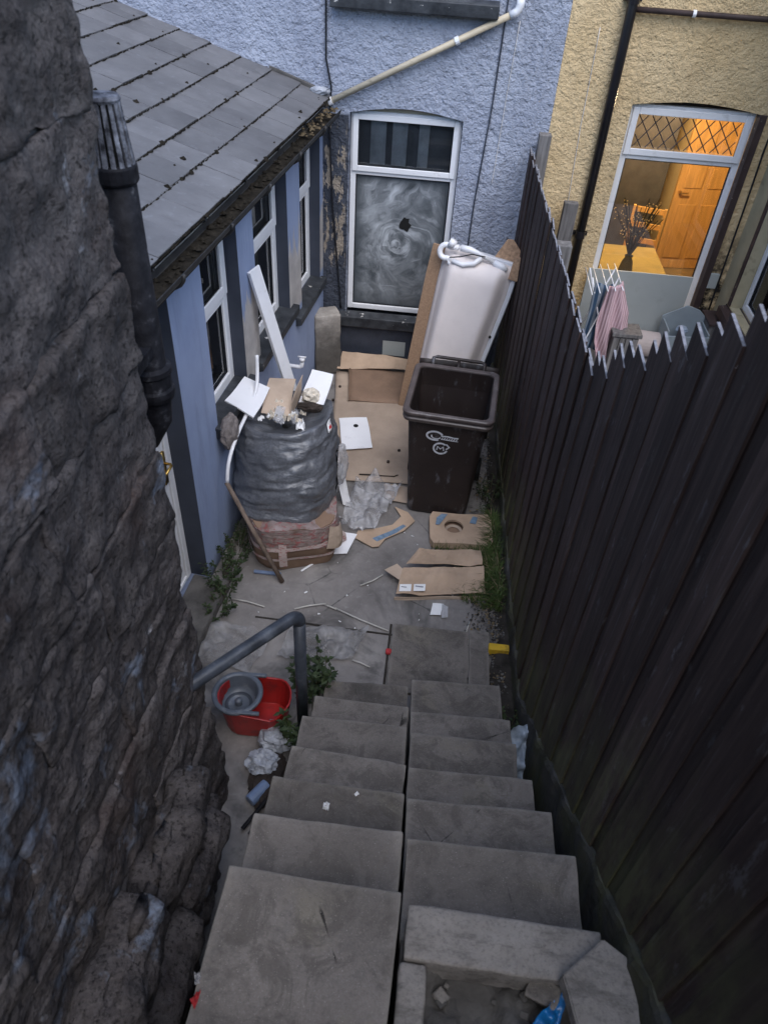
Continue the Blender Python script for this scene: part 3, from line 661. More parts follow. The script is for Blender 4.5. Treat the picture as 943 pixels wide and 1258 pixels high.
    for vix in range(5):
        proto[vix] = rough_mesh('slate', (.36, .296, .011), 5, .003, 3, vix * 2.3, .003)
        for p in proto[vix].polygons: p.use_smooth = False
        proto[vix].materials.append(M['slate_roof'])
    inv = rootmat(ex).inverted()
    for c in range(11):
        x = -.095 - c * cs; y = -4.95 + (.15 if c % 2 else 0)
        while y < -.1:
            wd = .30
            o = bpy.data.objects.new('slate', proto[rnd.randrange(5)]); COL.objects.link(o); o.parent = roof
            o.matrix_basis = inv @ T_R @ Matrix.Translation((x - .18 + rnd.uniform(-.004, .004) + .045, min(y + wd / 2, -.16), -.006 + rnd.uniform(-.002, .003))) @ rot('Y', -2.6 + rnd.uniform(-.35, .35)) @ rot('X', rnd.uniform(-.35, .35)) @ rot('Z', rnd.uniform(-.35, .35))
            y += wd
    ms = MB()
    for c in range(11):       # moss along each course edge
        x = -.05 - c * cs; y = -4.9
        while y < -.08:
            big = rnd.random() < .06; s_ = rnd.uniform(.012, .028) if big else rnd.uniform(.003, .008); e = 1 if big else 3.2
            p = (x + rnd.uniform(-.004, .008) - (rnd.uniform(0, .1) if big and rnd.random() < .5 else 0), y, .003)
            z6 = s_ * (.7 if big else .9); ring = [(s_ * math.cos(t * PI / 3) * rnd.uniform(.7, 1.2), s_ * e * math.sin(t * PI / 3) * rnd.uniform(.8, 1.1), -.004) for t in range(6)]
            ms.add(ring + [(0, 0, z6)], [(t, (t + 1) % 6, 6) for t in range(6)], 0, T_R @ Matrix.Translation(p)); y += rnd.uniform(.012, .03)
    ms.build('moss', 'moss', roof, kind='stuff')
    fl = MB(); fl.box(-2.95, -.08, -.04, -.001, -.02, .028, T_R); fl.build('flashing', 'core', roof, bevel=.006)
    return ex
build_extension()

# ---- the blue house and the yellow house behind
def arch(x0, x1, z, rise, n=10): return [(x0 + (x1 - x0) * k / n, z + rise * math.sin(PI * k / n) ** 1) for k in range(n + 1)]
def house_wall(mb, X0, X1, y0, y1, H, ops):
    """wall with arched openings; ops = (x0,x1,z0,z1,rise), sorted in x, split at the openings"""
    xs = X0
    for (a, b_, z0, z1, rise, ztop) in ops:
        mb.box(xs, a, y0, y1, -.06, H); mb.box(a, b_, y0, y1, -.06, z0)
        ar = arch(a, b_, z1, rise); mb.prism(ar + [(b_, ztop), (a, ztop)], y0, y1, 'xz'); xs = b_
        if ztop < H:       # upper window above
            mb.box(a, b_, y0, y1, ztop + 1.35, H)
    mb.box(xs, X1, y0, y1, -.06, H)
def build_blue_house():
    h = thing('blue_house', 'blue roughcast house with soaped window behind the yard', 'house', (-.5, 6.82, 0))
    wl = MB(); house_wall(wl, -3.9, .78, 6.82, 7.1, 5.9, [(-.89, .065, .50, 2.37, .055, 3.22)])
    wl.build('wall', 'blue_render', h)
    T = Matrix.Translation((-.885, 6.885, .575))
    win = window_unit(h, 'window', T, .945, 1.80, 1.31, .05, .06, True, glass='soaped', glass_top='glass')
    ah = MB(); ah.prism(arch(-.885, .06, 2.372, .048) + [(.06, 2.35), (-.885, 2.35)], 6.90, 6.94, 'xz'); ah.build('arch_filler', 'cream_pipe', win)
    st = MB()
    for a, b_ in ((-.72, -.585), (-.53, -.40), (-.30, -.21)): st.box(a, b_, 6.945, 6.95, 1.94, 2.3)
    st.build('reflection_strip', 'sheet_grey', win)  # grey strips standing in for the blind-like stripes reflected in the fanlight
    MB().box(-.86, .04, 6.97, 6.98, 1.90, 2.36).build('fanlight_backing', 'backing_grey', win)  # added panel that gives the fanlight the grey of reflecting glass
    bk = MB(); bk.box(-1.3, .5, 7.9, 7.95, .2, 2.7); bk.box(-1.3, -1.25, 7.1, 7.9, .2, 2.7).box(.45, .5, 7.1, 7.9, .2, 2.7).box(-1.3, .5, 7.1, 7.9, 2.65, 2.7); bk.build('interior', 'room_dark', h)
    # hole broken in the soaped film
    hl = MB(); T2 = Matrix.Translation((-.365, 6.908, 1.44)); n = 14; rr = random.Random(2)
    ring = [(.055 * math.cos(2 * PI * k / n) * rr.uniform(.6, 1.1), 0, .075 * math.sin(2 * PI * k / n) * rr.uniform(.6, 1.15)) for k in range(n)]
    hl.add(ring + [(p[0], .004, p[2]) for p in ring], [tuple(range(n))] + [(k, (k + 1) % n, (k + 1) % n + n, k + n) for k in range(n)], 0, T2); hl.build('broken_hole', 'black', win)
    sl_ = MB(); sl_.prism([(6.84, .572), (6.74, .545), (6.74, .44), (6.84, .44)], -.95, .12, 'yz'); sl_.build('sill', 'sill', h, bevel=.008)
    pl = MB(); pl.box(-1.1, .62, 6.80, 6.819, .0, .43); pl.build('plinth', 'sill_plinth', h, bevel=.004)
    pt = MB(); pt.box(-.50, -.27, 6.795, 6.799, .13, .29); pt.build('bare_patch', 'grey_board', h)
    # upper sill with its window
    us = MB(); us.prism([(6.84, 3.22), (6.72, 3.20), (6.72, 3.105), (6.84, 3.105)], -1.05, .24, 'yz'); us.build('sill', 'sill', h, bevel=.01)
    window_unit(h, 'window', Matrix.Translation((-.885, 6.885, 3.23)), .945, 1.33, .9, .06, .06, True)
    bk = MB(); bk.box(-1.1, .3, 7.3, 7.35, 3.1, 4.7); bk.build('interior', 'room_dark', h)
    rf = MB(); rf.prism([(6.55, 5.78), (6.55, 5.9), (9.8, 8.0), (13, 5.9), (13, 5.78), (9.8, 7.85)], -3.9, .79, 'yz'); rf.build('roof', 'roof_far', h)
    sd_ = MB(); sd_.box(-3.9, -3.62, 7.1, 12.8, -.06, 5.8).box(-3.62, .78, 12.6, 12.8, -.06, 5.8); sd_.build('wall', 'blue_render', h)
    return h
M['backing_grey'] = simple('fanlight_backing', lin(.10, .108, .118), .9, .1, .2, 6)
M['sill_plinth'] = simple('dark_plinth_paint', lin(.045, .052, .07), .6, .35, .3, 6, .3, 40)
blue = build_blue_house()

def build_yellow_house():
    h = thing('yellow_house', 'yellow roughcast house with a lit leaded window beyond the fence', 'house', (2, 6.82, 0))
    wl = MB(); house_wall(wl, .7815, 5.2, 6.823, 7.1, 5.9, [(1.405, 2.42, .60, 2.60, .045, 5.9)])
    wl.build('wall', 'yellow_render', h)
    T = Matrix.Translation((1.41, 6.87, .60))
    fw = .055; W_, H_, tr = 1.0, 2.0, 1.61
    win = window_unit(h, 'window', T, W_, H_, tr, fw, .06, True)
    ah = MB(); ah.prism(arch(1.408, 2.416, 2.597, .046) + [(2.416, 2.56), (1.408, 2.56)], 6.932, 6.97, 'xz'); ah.build('arch_filler', 'brown_paint', win)
    ld = MB(); x0, x1, z0, z1 = 1.41 + .085, 1.41 + W_ - .085, .6 + tr + .06, .6 + H_ - .085
    sp = .15; sl_ = .165
    def clip(xa, za, xb, zb):
        t0, t1 = 0, 1; dx, dz = xb - xa, zb - za
        for p, q in ((-dx, xa - x0), (dx, x1 - xa), (-dz, za - z0), (dz, z1 - za)):
            if p == 0: continue
            t = q / p
            if p < 0: t0 = max(t0, t)
            else: t1 = min(t1, t)
        return (xa + t0 * dx, za + t0 * dz, xa + t1 * dx, za + t1 * dz) if t0 < t1 else None
    for k in range(-6, 14):
        for sg in (1, -1):
            xa = x0 + k * sp * .72; c = clip(xa, z0 if sg > 0 else z1, xa + .8 * .75, (z0 if sg > 0 else z1) + sg * .8)
            if c: ld.tube([(c[0], 6.893 + .001 * sg, c[1]), (c[2], 6.893 + .001 * sg, c[3])], .0045, 4)
    ld.build('lead_lattice', 'lead', win)
    rv = MB(); rv.box(2.412, 2.4195, 6.78, 6.869, .6, 2.60); rv.build('reveal', 'brown_paint', h); rv = MB(); rv.box(2.42, 2.475, 6.80, 6.8225, .3, 2.60); rv.build('reveal', 'brown_paint', h)
    sl2 = MB(); sl2.prism([(6.87, .598), (6.74, .575), (6.74, .50), (6.87, .50)], 1.36, 2.47, 'yz'); sl2.build('sill', 'sill', h)
    # wing that comes forward on the right with its own window
    wg = MB(); X = 2.62
    wg.box(X, X + .25, 6.47, 6.8228, -.06, 4.2); wg.box(X, X + .25, 4.6, 5.25, -.06, 4.2); wg.box(X, X + .25, 5.25, 6.47, -.06, 1.13); wg.box(X, X + .25, 5.25, 6.47, 2.35, 4.2); wg.build('wing_wall', 'cream_wall', h)
    T = Matrix.Translation((X + .10, 6.465, 1.135)) @ rot('Z', -90)
    window_unit(h, 'window', T, 1.21, 1.21, .8, .06, .06, True)
    MB().box(X + .9, X + .95, 4.7, 6.8, 0, 3).build('interior', 'room_dark', h)
    bs = MB(); bs.prism([(X + .1, 1.132), (X - .07, 1.10), (X - .07, 1.02), (X - .001, 1.0), (X - .001, 1.12)], 5.2, 6.56, 'xz'); bs.box(X - .012, X + .095, 6.471, 6.53, 1.133, 2.35); bs.build('sill', 'brown_paint', h, bevel=.006)
    wr = MB(); wr.box(X - .25, X + 2.5, 4.5, 6.82, 4.2, 4.32); wr.build('wing_roof', 'roof_far', h)
    rf = MB(); rf.prism([(6.55, 5.78), (6.55, 5.9), (9.8, 8.0), (13, 5.9), (13, 5.78), (9.8, 7.85)], .792, 5.3, 'yz'); rf.build('roof', 'roof_far', h)
    # the lit room
    rm = MB(); x0, x1, y0, y1, z0, z1 = .95, 4.6, 7.1, 10.4, .0, 2.75
    rm.box(x0 - .05, x0, y0, y1, z0, z1).box(x1, x1 + .05, y0, y1, z0, z1).box(x0, x1, y1, y1 + .05, z0, z1).box(x0, x1, y0, y1, z1, z1 + .05); rm.build('interior', 'room_wall', h)
    MB().box(x0, x1, y0, y1, z0 - .05, z0).build('interior_floor', 'room_floor', h)
    return h
yellow = build_yellow_house()

# ---- timber fence
FX = lambda y: .70 + (5 - y) * .0332
def build_fence():
    f = thing('timber_fence', 'tall dark brown board fence stepping up beside the steps', 'fence', (.75, 3, 0))
    rnd = random.Random(9); y = 6.72; i = 0
    inv = rootmat(f).inverted(); ang = math.atan(.0332)
    def top(y): return 2.24 if y > 3.22 else 2.24 + (3.22 - y) * .67
    def bot(y): return .16 if y > 2.75 else .16 + (2.75 - y) * .72
    while y > -1.6:
        wd = rnd.uniform(.098, .118); zt = top(y) + rnd.uniform(-.018, .018); zb = bot(y - wd) - .06
        x = FX(y) + (.0 if i % 2 else .011); t = .010
        mb = MB(); T = Matrix.Translation((x, y - wd / 2, 0)) @ Matrix.Rotation(ang + rnd.uniform(-.015, .015), 4, 'Z') @ Matrix.Rotation(rnd.uniform(-.003, .003), 4, 'X') @ Matrix.Rotation(rnd.uniform(-.002, .002), 4, 'Y')
        w2 = wd / 2 + .018; sl = .016 * (1 if y < 3.3 else .4) + rnd.uniform(-.006, .006)
        nz = 6; vs = []; rows = [zb + (zt - zb) * k / nz for k in range(nz + 1)]
        for k, z in enumerate(rows):
            wob = rnd.uniform(-.003, .003)
            for (xx, yy) in ((-t / 2, -w2), (t / 2, -w2), (t / 2, w2), (-t / 2, w2)):
                dz = (sl * (yy / w2)) if k == nz else 0
                vs.append((xx + wob * .6, yy + wob, z + dz))
        fs = [(k * 4 + q, k * 4 + (q + 1) % 4, (k + 1) * 4 + (q + 1) % 4, (k + 1) * 4 + q) for k in range(nz) for q in range(4)] + [(3, 2, 1, 0)]
        mb.add(vs, fs, 0, T); mb.add([vs[nz * 4 + q] for q in range(4)], [(0, 1, 2, 3)], 1, T)
        mb.build('board', ['fence', 'endgrain'], f, weld=True); y -= wd * .985; i += 1
    for k, yy in enumerate((6.70, 4.95, 3.2, 2.1, .9, -.3, -1.5)):
        zt = top(yy) + (.12 if k in (0,) else -.1); mb = MB(); mb.box(-.05, .05, -.05, .05, -.05, zt, Matrix.Translation((FX(yy) + .10, yy, 0))); mb.build('post', 'grey_timber', f, bevel=.006)
    for (ya, yb) in ((6.7, 3.25), (3.2, -1.5)):
        for fz in (.18, .5, .85):
            mb = MB(); za = bot(ya) + (top(ya - .02) - bot(ya)) * fz; zb = bot(yb) + (top(yb) - bot(yb)) * fz
            mb.tube([(FX(ya) + .062, ya, za), (FX(yb) + .062, yb, zb)], .024, 4); mb.build('rail', 'grey_timber', f)
    # base wall that steps up with the ground
    bm = MB()
    def fb(u, v):
        y = 6.78 - 8.2 * v; z0 = -.05; zt = bot(y) + .02
        q = [(FX(y) - .020, z0), (FX(y) - .018, zt - .05), (FX(y) - .012, zt - .02), (FX(y) + .05, zt), (FX(y) + .05, z0)]
        a, b_ = q[int(round(u * 4))]
        return (a + .020 * noise.fractal(Vector((y * 5, b_ * 5, 5)), 1, 2, 4), y, b_ + (.035 * noise.fractal(Vector((y * 4, 0, 9)), 1, 2, 3) if b_ > 0 else 0))
    bm.grid(fb, 4, 320); bm.build('base', 'fencebase', f)
build_fence()

# ================================================================== FITTINGS ON THE WALLS
def blob(name, center, size, mats, parent=None, amp=.3, scale=3, seed=0, sub=3, fold=False, **kw):
    bm = bmesh.new(); bmesh.ops.create_icosphere(bm, subdivisions=sub, radius=1)
    off = Vector((seed * 3.1, seed * 1.7, seed * .9))
    for v in bm.verts:
        d = noise.fractal((v.co + off) * scale, 1, 2, 4); q = noise.voronoi((v.co + off) * scale * .55)[0]; d = (q[1] - q[0]) * -.9 + .3 + d * .3 if fold else d
        c = v.co * (1 + amp * d); v.co = Vector((c.x * size[0], c.y * size[1], c.z * size[2]))
    T = Matrix.Translation(center)
    if parent: T = rootmat(parent).inverted() @ T
    else: T = Matrix.Identity(4)
    bm.transform(T); me = bpy.data.meshes.new(name); bm.to_mesh(me); bm.free()
    o = link(name, me, parent, mats, not fold, **kw)
    if not parent: o.location = center
    return o
def scrap(name, c, size, mat, label, cat, group=None, seed=0, amp=.5, n=7, parent=None):
    rr = random.Random(seed); a = rr.uniform(0, 6.28); m = MB(); k = [rr.uniform(.25, 1.2) for _ in range(4)]
    def fn(u, v):
        x, y = (u - .5) * 2 * size[0] * (k[0] + (k[1] - k[0]) * v), (v - .5) * 2 * size[1] * (k[2] + (k[3] - k[2]) * u); z = abs(noise.fractal(Vector((u * 3 + seed, v * 3, seed * 1.7)), 1, 2, 3)) * size[2] * 2.2
        return (c[0] + x * math.cos(a) - y * math.sin(a), c[1] + x * math.sin(a) + y * math.cos(a), c[2] + z)
    m.grid(fn, n, n)
    if parent: return m.build(name, mat, parent, solid=.0015)
    return solo(m, name, mat, c, label, cat, group, solid=.0015)
def solo(mb, name, mats, loc, label, cat, group=None, **kw):
    """a thing that is one mesh; its origin goes to loc"""
    T = Matrix.Translation(loc).inverted(); sm = kw.pop('smooth', False); bev = kw.pop('bevel', 0); sol = kw.pop('solid', 0)
    o = link(name, mb.mesh(name, T, kw.pop('weld', False)), None, mats, sm, label=label, category=cat, group=group); o.location = loc
    if sol: m = o.modifiers.new('solid', 'SOLIDIFY'); m.thickness = sol; m.offset = 0
    if bev: m = o.modifiers.new('bevel', 'BEVEL'); m.width = bev; m.segments = 2; m.limit_method = 'ANGLE'
    return o

def build_fittings():
    # vent stack
    v = thing('vent_pipe', 'black cast iron vent pipe with pale slotted cage cap beside the stone wall', 'pipe', (-1.035, 2.33, 0))
    m = MB(); m.tube([(-1.45, 2.36, 2.02), (-1.25, 2.345, 2.10), (-1.10, 2.335, 2.20), (-1.045, 2.33, 2.30), (-1.035, 2.33, 2.40), (-1.035, 2.33, 3.22)], .060, 18); m.build('pipe', 'iron', v, smooth=True)
    T = Matrix.Translation((-1.035, 2.33, 3.19)); m = MB(); m.lathe([(.0, 0), (.066, 0), (.071, .01), (.071, .05), (.064, .058), (.0, .058)], 22, T); m.build('collar', 'iron', v, smooth=False, bevel=.003)
    m = MB(); m.lathe([(0, .058), (.05, .058), (.040, .22), (0, .22)], 18, T); cp = m.build('cap', 'black', v)
    for k in range(16):
        a = 2 * PI * k / 16; R_ = Matrix.Rotation(a, 4, 'Z'); m = MB()
        m.add([(.058, -.0075, .056), (.066, -.0075, .056), (.066, .0075, .056), (.058, .0075, .056), (.044, -.006, .235), (.05, -.006, .235), (.05, .006, .235), (.044, .006, .235)], [(0, 3, 2, 1), (4, 5, 6, 7), (0, 1, 5, 4), (1, 2, 6, 5), (2, 3, 7, 6), (3, 0, 4, 7)], 0, T @ R_); m.build('cage_bar', 'cap', cp)
    m = MB(); m.lathe([(0, .228), (.051, .228), (.054, .236), (.048, .245), (0, .247)], 18, T); m.build('cage_top', 'cap', cp, smooth=False)
    T = Matrix.Translation((-1.035, 2.33, 2.40)); m = MB(); m.lathe([(.057, 0), (.072, .0), (.078, .02), (.078, .04), (.07, .05), (.07, .10), (.078, .11), (.078, .13), (.057, .14)], 20, T); m.build('socket', 'iron', v)
    m = MB(); m.box(-1.075, -.995, 2.03, 2.30, 2.60, 2.64); m.build('bracket', 'iron', v)
    # handrail
    h = thing('handrail', 'bluish grey painted tube handrail bent down beside the steps', 'handrail', (-.52, 2.42, 0))
    m = MB(); P0 = Vector((-.97, 1.90, 1.09)); P1 = Vector((-.525, 2.42, 1.10)); d = (P1 - P0).normalized()
    pts = [P0 - d * .06, P0, P0.lerp(P1, .5), P1 - d * .06]
    for k in range(1, 7):
        t = k / 6 * PI / 2; pts.append(P1 - d * .06 + d * .06 * math.sin(t) + Vector((0, 0, -.06 * (1 - math.cos(t)))))
    m.tube(pts, .034, 14); m.build('rail', 'rail', h, smooth=True)
    e = pts[-1]; m = MB(); m.tube([e, (e.x, e.y, .02)], .0325, 14); m.build('post', 'rail', h, smooth=True)
    m = MB(); m.lathe([(0, 0), (.055, 0), (.055, .012), (.03, .016), (.03, .03)], 16, Matrix.Translation((e.x, e.y, .012))); m.build('base_plate', 'rail', h)
    # waste pipe across the blue wall
    w_ = thing('waste_pipe', 'cream plastic waste pipe running slantwise across the blue wall', 'pipe', (-.3, 6.77, 2.8))
    A = Vector((-1.09, 6.765, 2.43)); B_ = Vector((.37, 6.765, 3.16)); m = MB(); m.tube([A, B_], .024, 12); m.build('pipe', 'cream_pipe', w_, smooth=True)
    m = MB(); dd = (B_ - A).normalized(); cs = [B_ - dd * .05, B_, B_ + dd * .015 + Vector((0, 0, .012)), B_ + Vector((.022, 0, .05)), B_ + Vector((.022, 0, .10))]; m.tube(cs, .030, 12); m.build('elbow', 'white_plastic', w_, smooth=True)
    m = MB(); m.tube([B_ + Vector((.022, 0, .08)), B_ + Vector((.022, 0, 1.6))], .024, 12); m.build('pipe', 'cream_pipe', w_, smooth=True)
    for t in (.03, .71):
        m = MB(); c = A.lerp(B_, t); m.tube([c - dd * .016, c + dd * .016], .031, 12); m.box(c.x - .012, c.x + .012, c.y, 6.819, c.z - .012, c.z + .012); m.build('clip', 'white_plastic', w_)
    # cables
    def cable(pts, r, label, mat='cable'):
        m = MB(); P = []
        for i in range(len(pts) - 1):
            for k in range(6): P.append(Vector(pts[i]).lerp(Vector(pts[i + 1]), k / 6) + Vector((.006 * noise.noise(Vector((i, k, len(pts)))), 0, 0)))
        P.append(Vector(pts[-1])); m.tube(P, r, 6); solo(m, 'cable', mat, pts[0], label, 'cable', smooth=True)
    cable([(-1.09, 6.805, 4.6), (-1.09, 6.805, 2.75), (-1.045, 6.80, 2.55), (-1.06, 6.80, 2.3), (-1.03, 6.805, 1.6), (-.965, 6.805, .9), (-.94, 6.81, .6)], .008, 'black cable hanging down the blue wall beside the soaped window')
    cable([(.30, 6.81, 4.6), (.30, 6.81, 3.3), (.285, 6.81, 2.5), (.24, 6.81, 1.7), (.22, 6.81, .4)], .007, 'thin dark cable running down the blue wall beside the frame', 'slate_paint')
    cable([(.41, 6.812, 3.1), (.39, 6.812, 2.6), (.375, 6.812, 2.0), (.37, 6.812, 1.9)], .003, 'thin grey wire dangling on blue wall below the pipe elbow', 'curtain')
    cable([(2.56, 6.81, 2.95), (2.545, 6.81, 2.35), (2.555, 6.81, 2.0), (2.575, 6.81, .9)], .008, 'black cable in the corner of the yellow wall')
    cable([(1.02, 6.815, 3.1), (1.03, 6.815, 2.4), (1.07, 6.815, 1.5)], .003, 'thin grey wire hanging on the yellow wall', 'curtain')
    # downpipe and overflow pipe on yellow wall
    d_ = thing('downpipe', 'black round downpipe on the yellow wall', 'pipe', (1.215, 6.75, 0))
    m = MB(); m.tube([(1.215, 6.765, .3), (1.215, 6.765, 5.7)], .038, 14); m.build('pipe', 'blackpipe', d_, smooth=True)
    for z in (1.55, 3.3):
        m = MB(); m.tube([(1.215, 6.765, z - .03), (1.215, 6.765, z + .03)], .044, 14); m.box(1.15, 1.28, 6.79, 6.822, z - .015, z + .015); m.build('clip', 'blackpipe', d_)
    o_ = thing('overflow_pipe', 'thin brown horizontal pipe high on the yellow wall', 'pipe', (1.9, 6.78, 3.2))
    m = MB(); m.tube([(1.24, 6.785, 3.235), (3.2, 6.785, 3.235)], .020, 10); m.build('pipe', 'brown_pipe', o_, smooth=True)
    for x in (1.68, 2.5):
        m = MB(); m.tube([(x - .012, 6.785, 3.235), (x + .012, 6.785, 3.235)], .026, 10); m.box(x - .01, x + .01, 6.79, 6.821, 3.225, 3.245); m.build('clip', 'white_plastic', o_)
    m = MB(); m.box(2.475, 2.555, 6.79, 6.822, 1.15, 1.29); solo(m, 'meter_box', 'grey_board', (2.515, 6.8, 1.22), 'small pale grey square box low on the mouldy yellow wall', 'box', bevel=.006)
    # tap stub with white pipe
    t = thing('outside_tap', 'white plastic pipe stub with tap under the extension window sill', 'tap', (-1.2, 5.55, .6))
    m = MB(); m.tube([(-1.26, 5.56, .64), (-1.12, 5.55, .64), (-1.10, 5.55, .65), (-1.095, 5.55, .70)], .018, 10); m.build('pipe', 'white_plastic', t, smooth=True)
    m = MB(); m.tube([(-1.095, 5.55, .70), (-1.095, 5.55, .73)], .024, 10); m.tube([(-1.13, 5.55, .74), (-1.06, 5.55, .74)], .008, 8); m.build('tap_head', 'white_plastic', t, smooth=True)
    # rag of flashing at the roof corner
    blob('plastic_scrap', (-1.13, 6.74, 2.53), (.075, .03, .03), 'bag_white', None, .5, 2.2, 4, 3, True, label='white scrap caught at the corner of the slate roof', category='scrap')
build_fittings()

# ================================================================== THINGS IN THE YARD
def build_bin():
    b = thing('wheelie_bin', 'dark brown wheelie bin standing open with white recycling print', 'bin', (.20, 4.86, .012), math.radians(-4.5))
    H = .955
    def ringz(w_, d_, z, r_, n=6, cy=0):
        pts = []
        for sx, sy, a0 in ((1, 1, 0), (-1, 1, 90), (-1, -1, 180), (1, -1, 270)):
            for k in range(n + 1):
                a = math.radians(a0 + 90 * k / n); pts.append((sx * (w_ / 2 - r_) + r_ * math.cos(a), cy + sy * (d_ / 2 - r_) + r_ * math.sin(a), z))
        return pts
    def loft(mb, rings, cap0=False, cap1=False, mi=0):
        n = len(rings[0]); vs = [p for r in rings for p in r]
        fs = [(i * n + k, i * n + (k + 1) % n, (i + 1) * n + (k + 1) % n, (i + 1) * n + k) for i in range(len(rings) - 1) for k in range(n)]
        if cap0: fs.append(tuple(range(n - 1, -1, -1)))
        if cap1: fs.append(tuple((len(rings) - 1) * n + k for k in range(n)))
        mb.add(vs, fs, mi)
    m = MB()
    loft(m, [ringz(.43, .50, .0, .04, cy=-.075), ringz(.445, .52, .02, .045, cy=-.07), ringz(.50, .585, .5, .05, cy=-.02), ringz(.545, .63, .84, .055, cy=0), ringz(.55, .635, .90, .055), ringz(.555, .64, H, .055),
             ringz(.535, .62, H, .05), ringz(.525, .61, .8, .05), ringz(.42, .49, .05, .04, cy=-.07)], True, True); m.build('body', 'bin', b, smooth=False, bevel=.004, local=True)
    m = MB(); loft(m, [ringz(.556, .641, H - .075, .055), ringz(.615, .70, H - .07, .06), ringz(.625, .71, H - .045, .06), ringz(.605, .69, H - .035, .06), ringz(.605, .69, H - .02, .06), ringz(.63, .715, H - .012, .065), ringz(.63, .715, H + .006, .065), ringz(.61, .695, H + .014, .06), ringz(.55, .635, H + .008, .055), ringz(.538, .622, H - .02, .05)]); m.build('rim', 'rim', b, local=True, bevel=.003)
    m = MB(); m.tube([(-.19, .335, H - .02), (-.19, .42, H + .03), (-.165, .43, H + .035), (.165, .43, H + .035), (.19, .42, H + .03), (.19, .335, H - .02)], .014, 10); m.tube([(0, .335, H - .02), (0, .43, H + .035)], .012, 8); m.build('handle', 'bin', b, smooth=True, local=True)
    m = MB()       # lid hanging open behind
    m.grid(lambda u, v: ((u - .5) * .60, .465 + .02 * math.sin(PI * u) + .03 * (1 - v), H - .02 - .72 * (1 - v)), 10, 10); m.build('lid', 'bin', b, solid=.012, local=True, smooth=True)
    m = MB(); m.tube([(-.26, .21, .10), (.26, .21, .10)], .011, 8); m.build('axle', 'tyre', b, local=True)
    for sx in (-1, 1):
        T = Matrix.Translation((sx * .262, .21, .10)) @ rot('Y', 90); m = MB(); m.lathe([(.0, -.02), (.06, -.02), (.095, -.022), (.10, -.012), (.10, .012), (.095, .022), (.06, .02), (0, .02)], 20, T); wh = m.build('wheel', 'tyre', b, local=True)
        m = MB(); m.lathe([(0, -.026), (.05, -.024), (.05, .024), (0, .026)], 14, T); m.build('hub', 'rim', wh, local=True)
    # printed emblem on the front: a swoosh with a line of script, and a ringed recycling arrow
    fy = lambda z: (-.07 - .26) + ((-.02 - .2925) - (-.07 - .26)) * (z - .02) / .48 if z < .5 else (-.02 - .2925) + ((0 - .315) - (-.02 - .2925)) * (z - .5) / .34
    def stroke(mb, pts, wd):
        P = [Vector((x, fy(z) - .004, z)) for x, z in pts]; q = []
        for i, p in enumerate(P):
            d = (P[min(i + 1, len(P) - 1)] - P[max(i - 1, 0)]).normalized(); n = Vector((-d.z, 0, d.x)); ww = wd * (wd and 1); q.append((p + n * ww / 2, p - n * ww / 2))
        vs = [v for a in q for v in a]; mb.add(vs, [(2 * i, 2 * i + 2, 2 * i + 3, 2 * i + 1) for i in range(len(q) - 1)])
    m = MB(); arc = lambda cx, cz, rx, rz, a0, a1, n=18: [(cx + rx * math.cos(math.radians(a0 + (a1 - a0) * k / n)), cz + rz * math.sin(math.radians(a0 + (a1 - a0) * k / n))) for k in range(n + 1)]
    stroke(m, arc(-.075, .765, .055, .038, 20, 300), .014); stroke(m, arc(-.065, .762, .032, .022, 160, 340), .008)
    stroke(m, [(-.03, .768), (.015, .772), (.06, .766), (.09, .768)], .010)
    for k in range(7): stroke(m, [(-.025 + k * .0165, .742), (-.017 + k * .0165, .758)], .006)
    stroke(m, [(-.03, .741), (.09, .739)], .005); m.build('emblem', 'bin_print', b, local=True, solid=.002)
    m = MB(); stroke(m, arc(-.025, .655, .048, .048, -20, -310, 28), .013); stroke(m, [(.012, .70), (.035, .675), (.014, .652)], .012); stroke(m, [(-.05, .638), (-.046, .672), (-.026, .650), (-.006, .674), (-.002, .640)], .009); m.build('emblem', 'bin_print', b, local=True, solid=.002)
    b.scale = (1.08, 1.03, 1.0)
    # scraps inside
    for (x, y, s) in ((-.05, .1, .03), (.06, .06, .035)): scrap('scrap', (.20 + x, 4.86 + y, .09), (s, s * .7, .02), 'white_paper', None, None, seed=x * 9, parent=b)
build_bin()

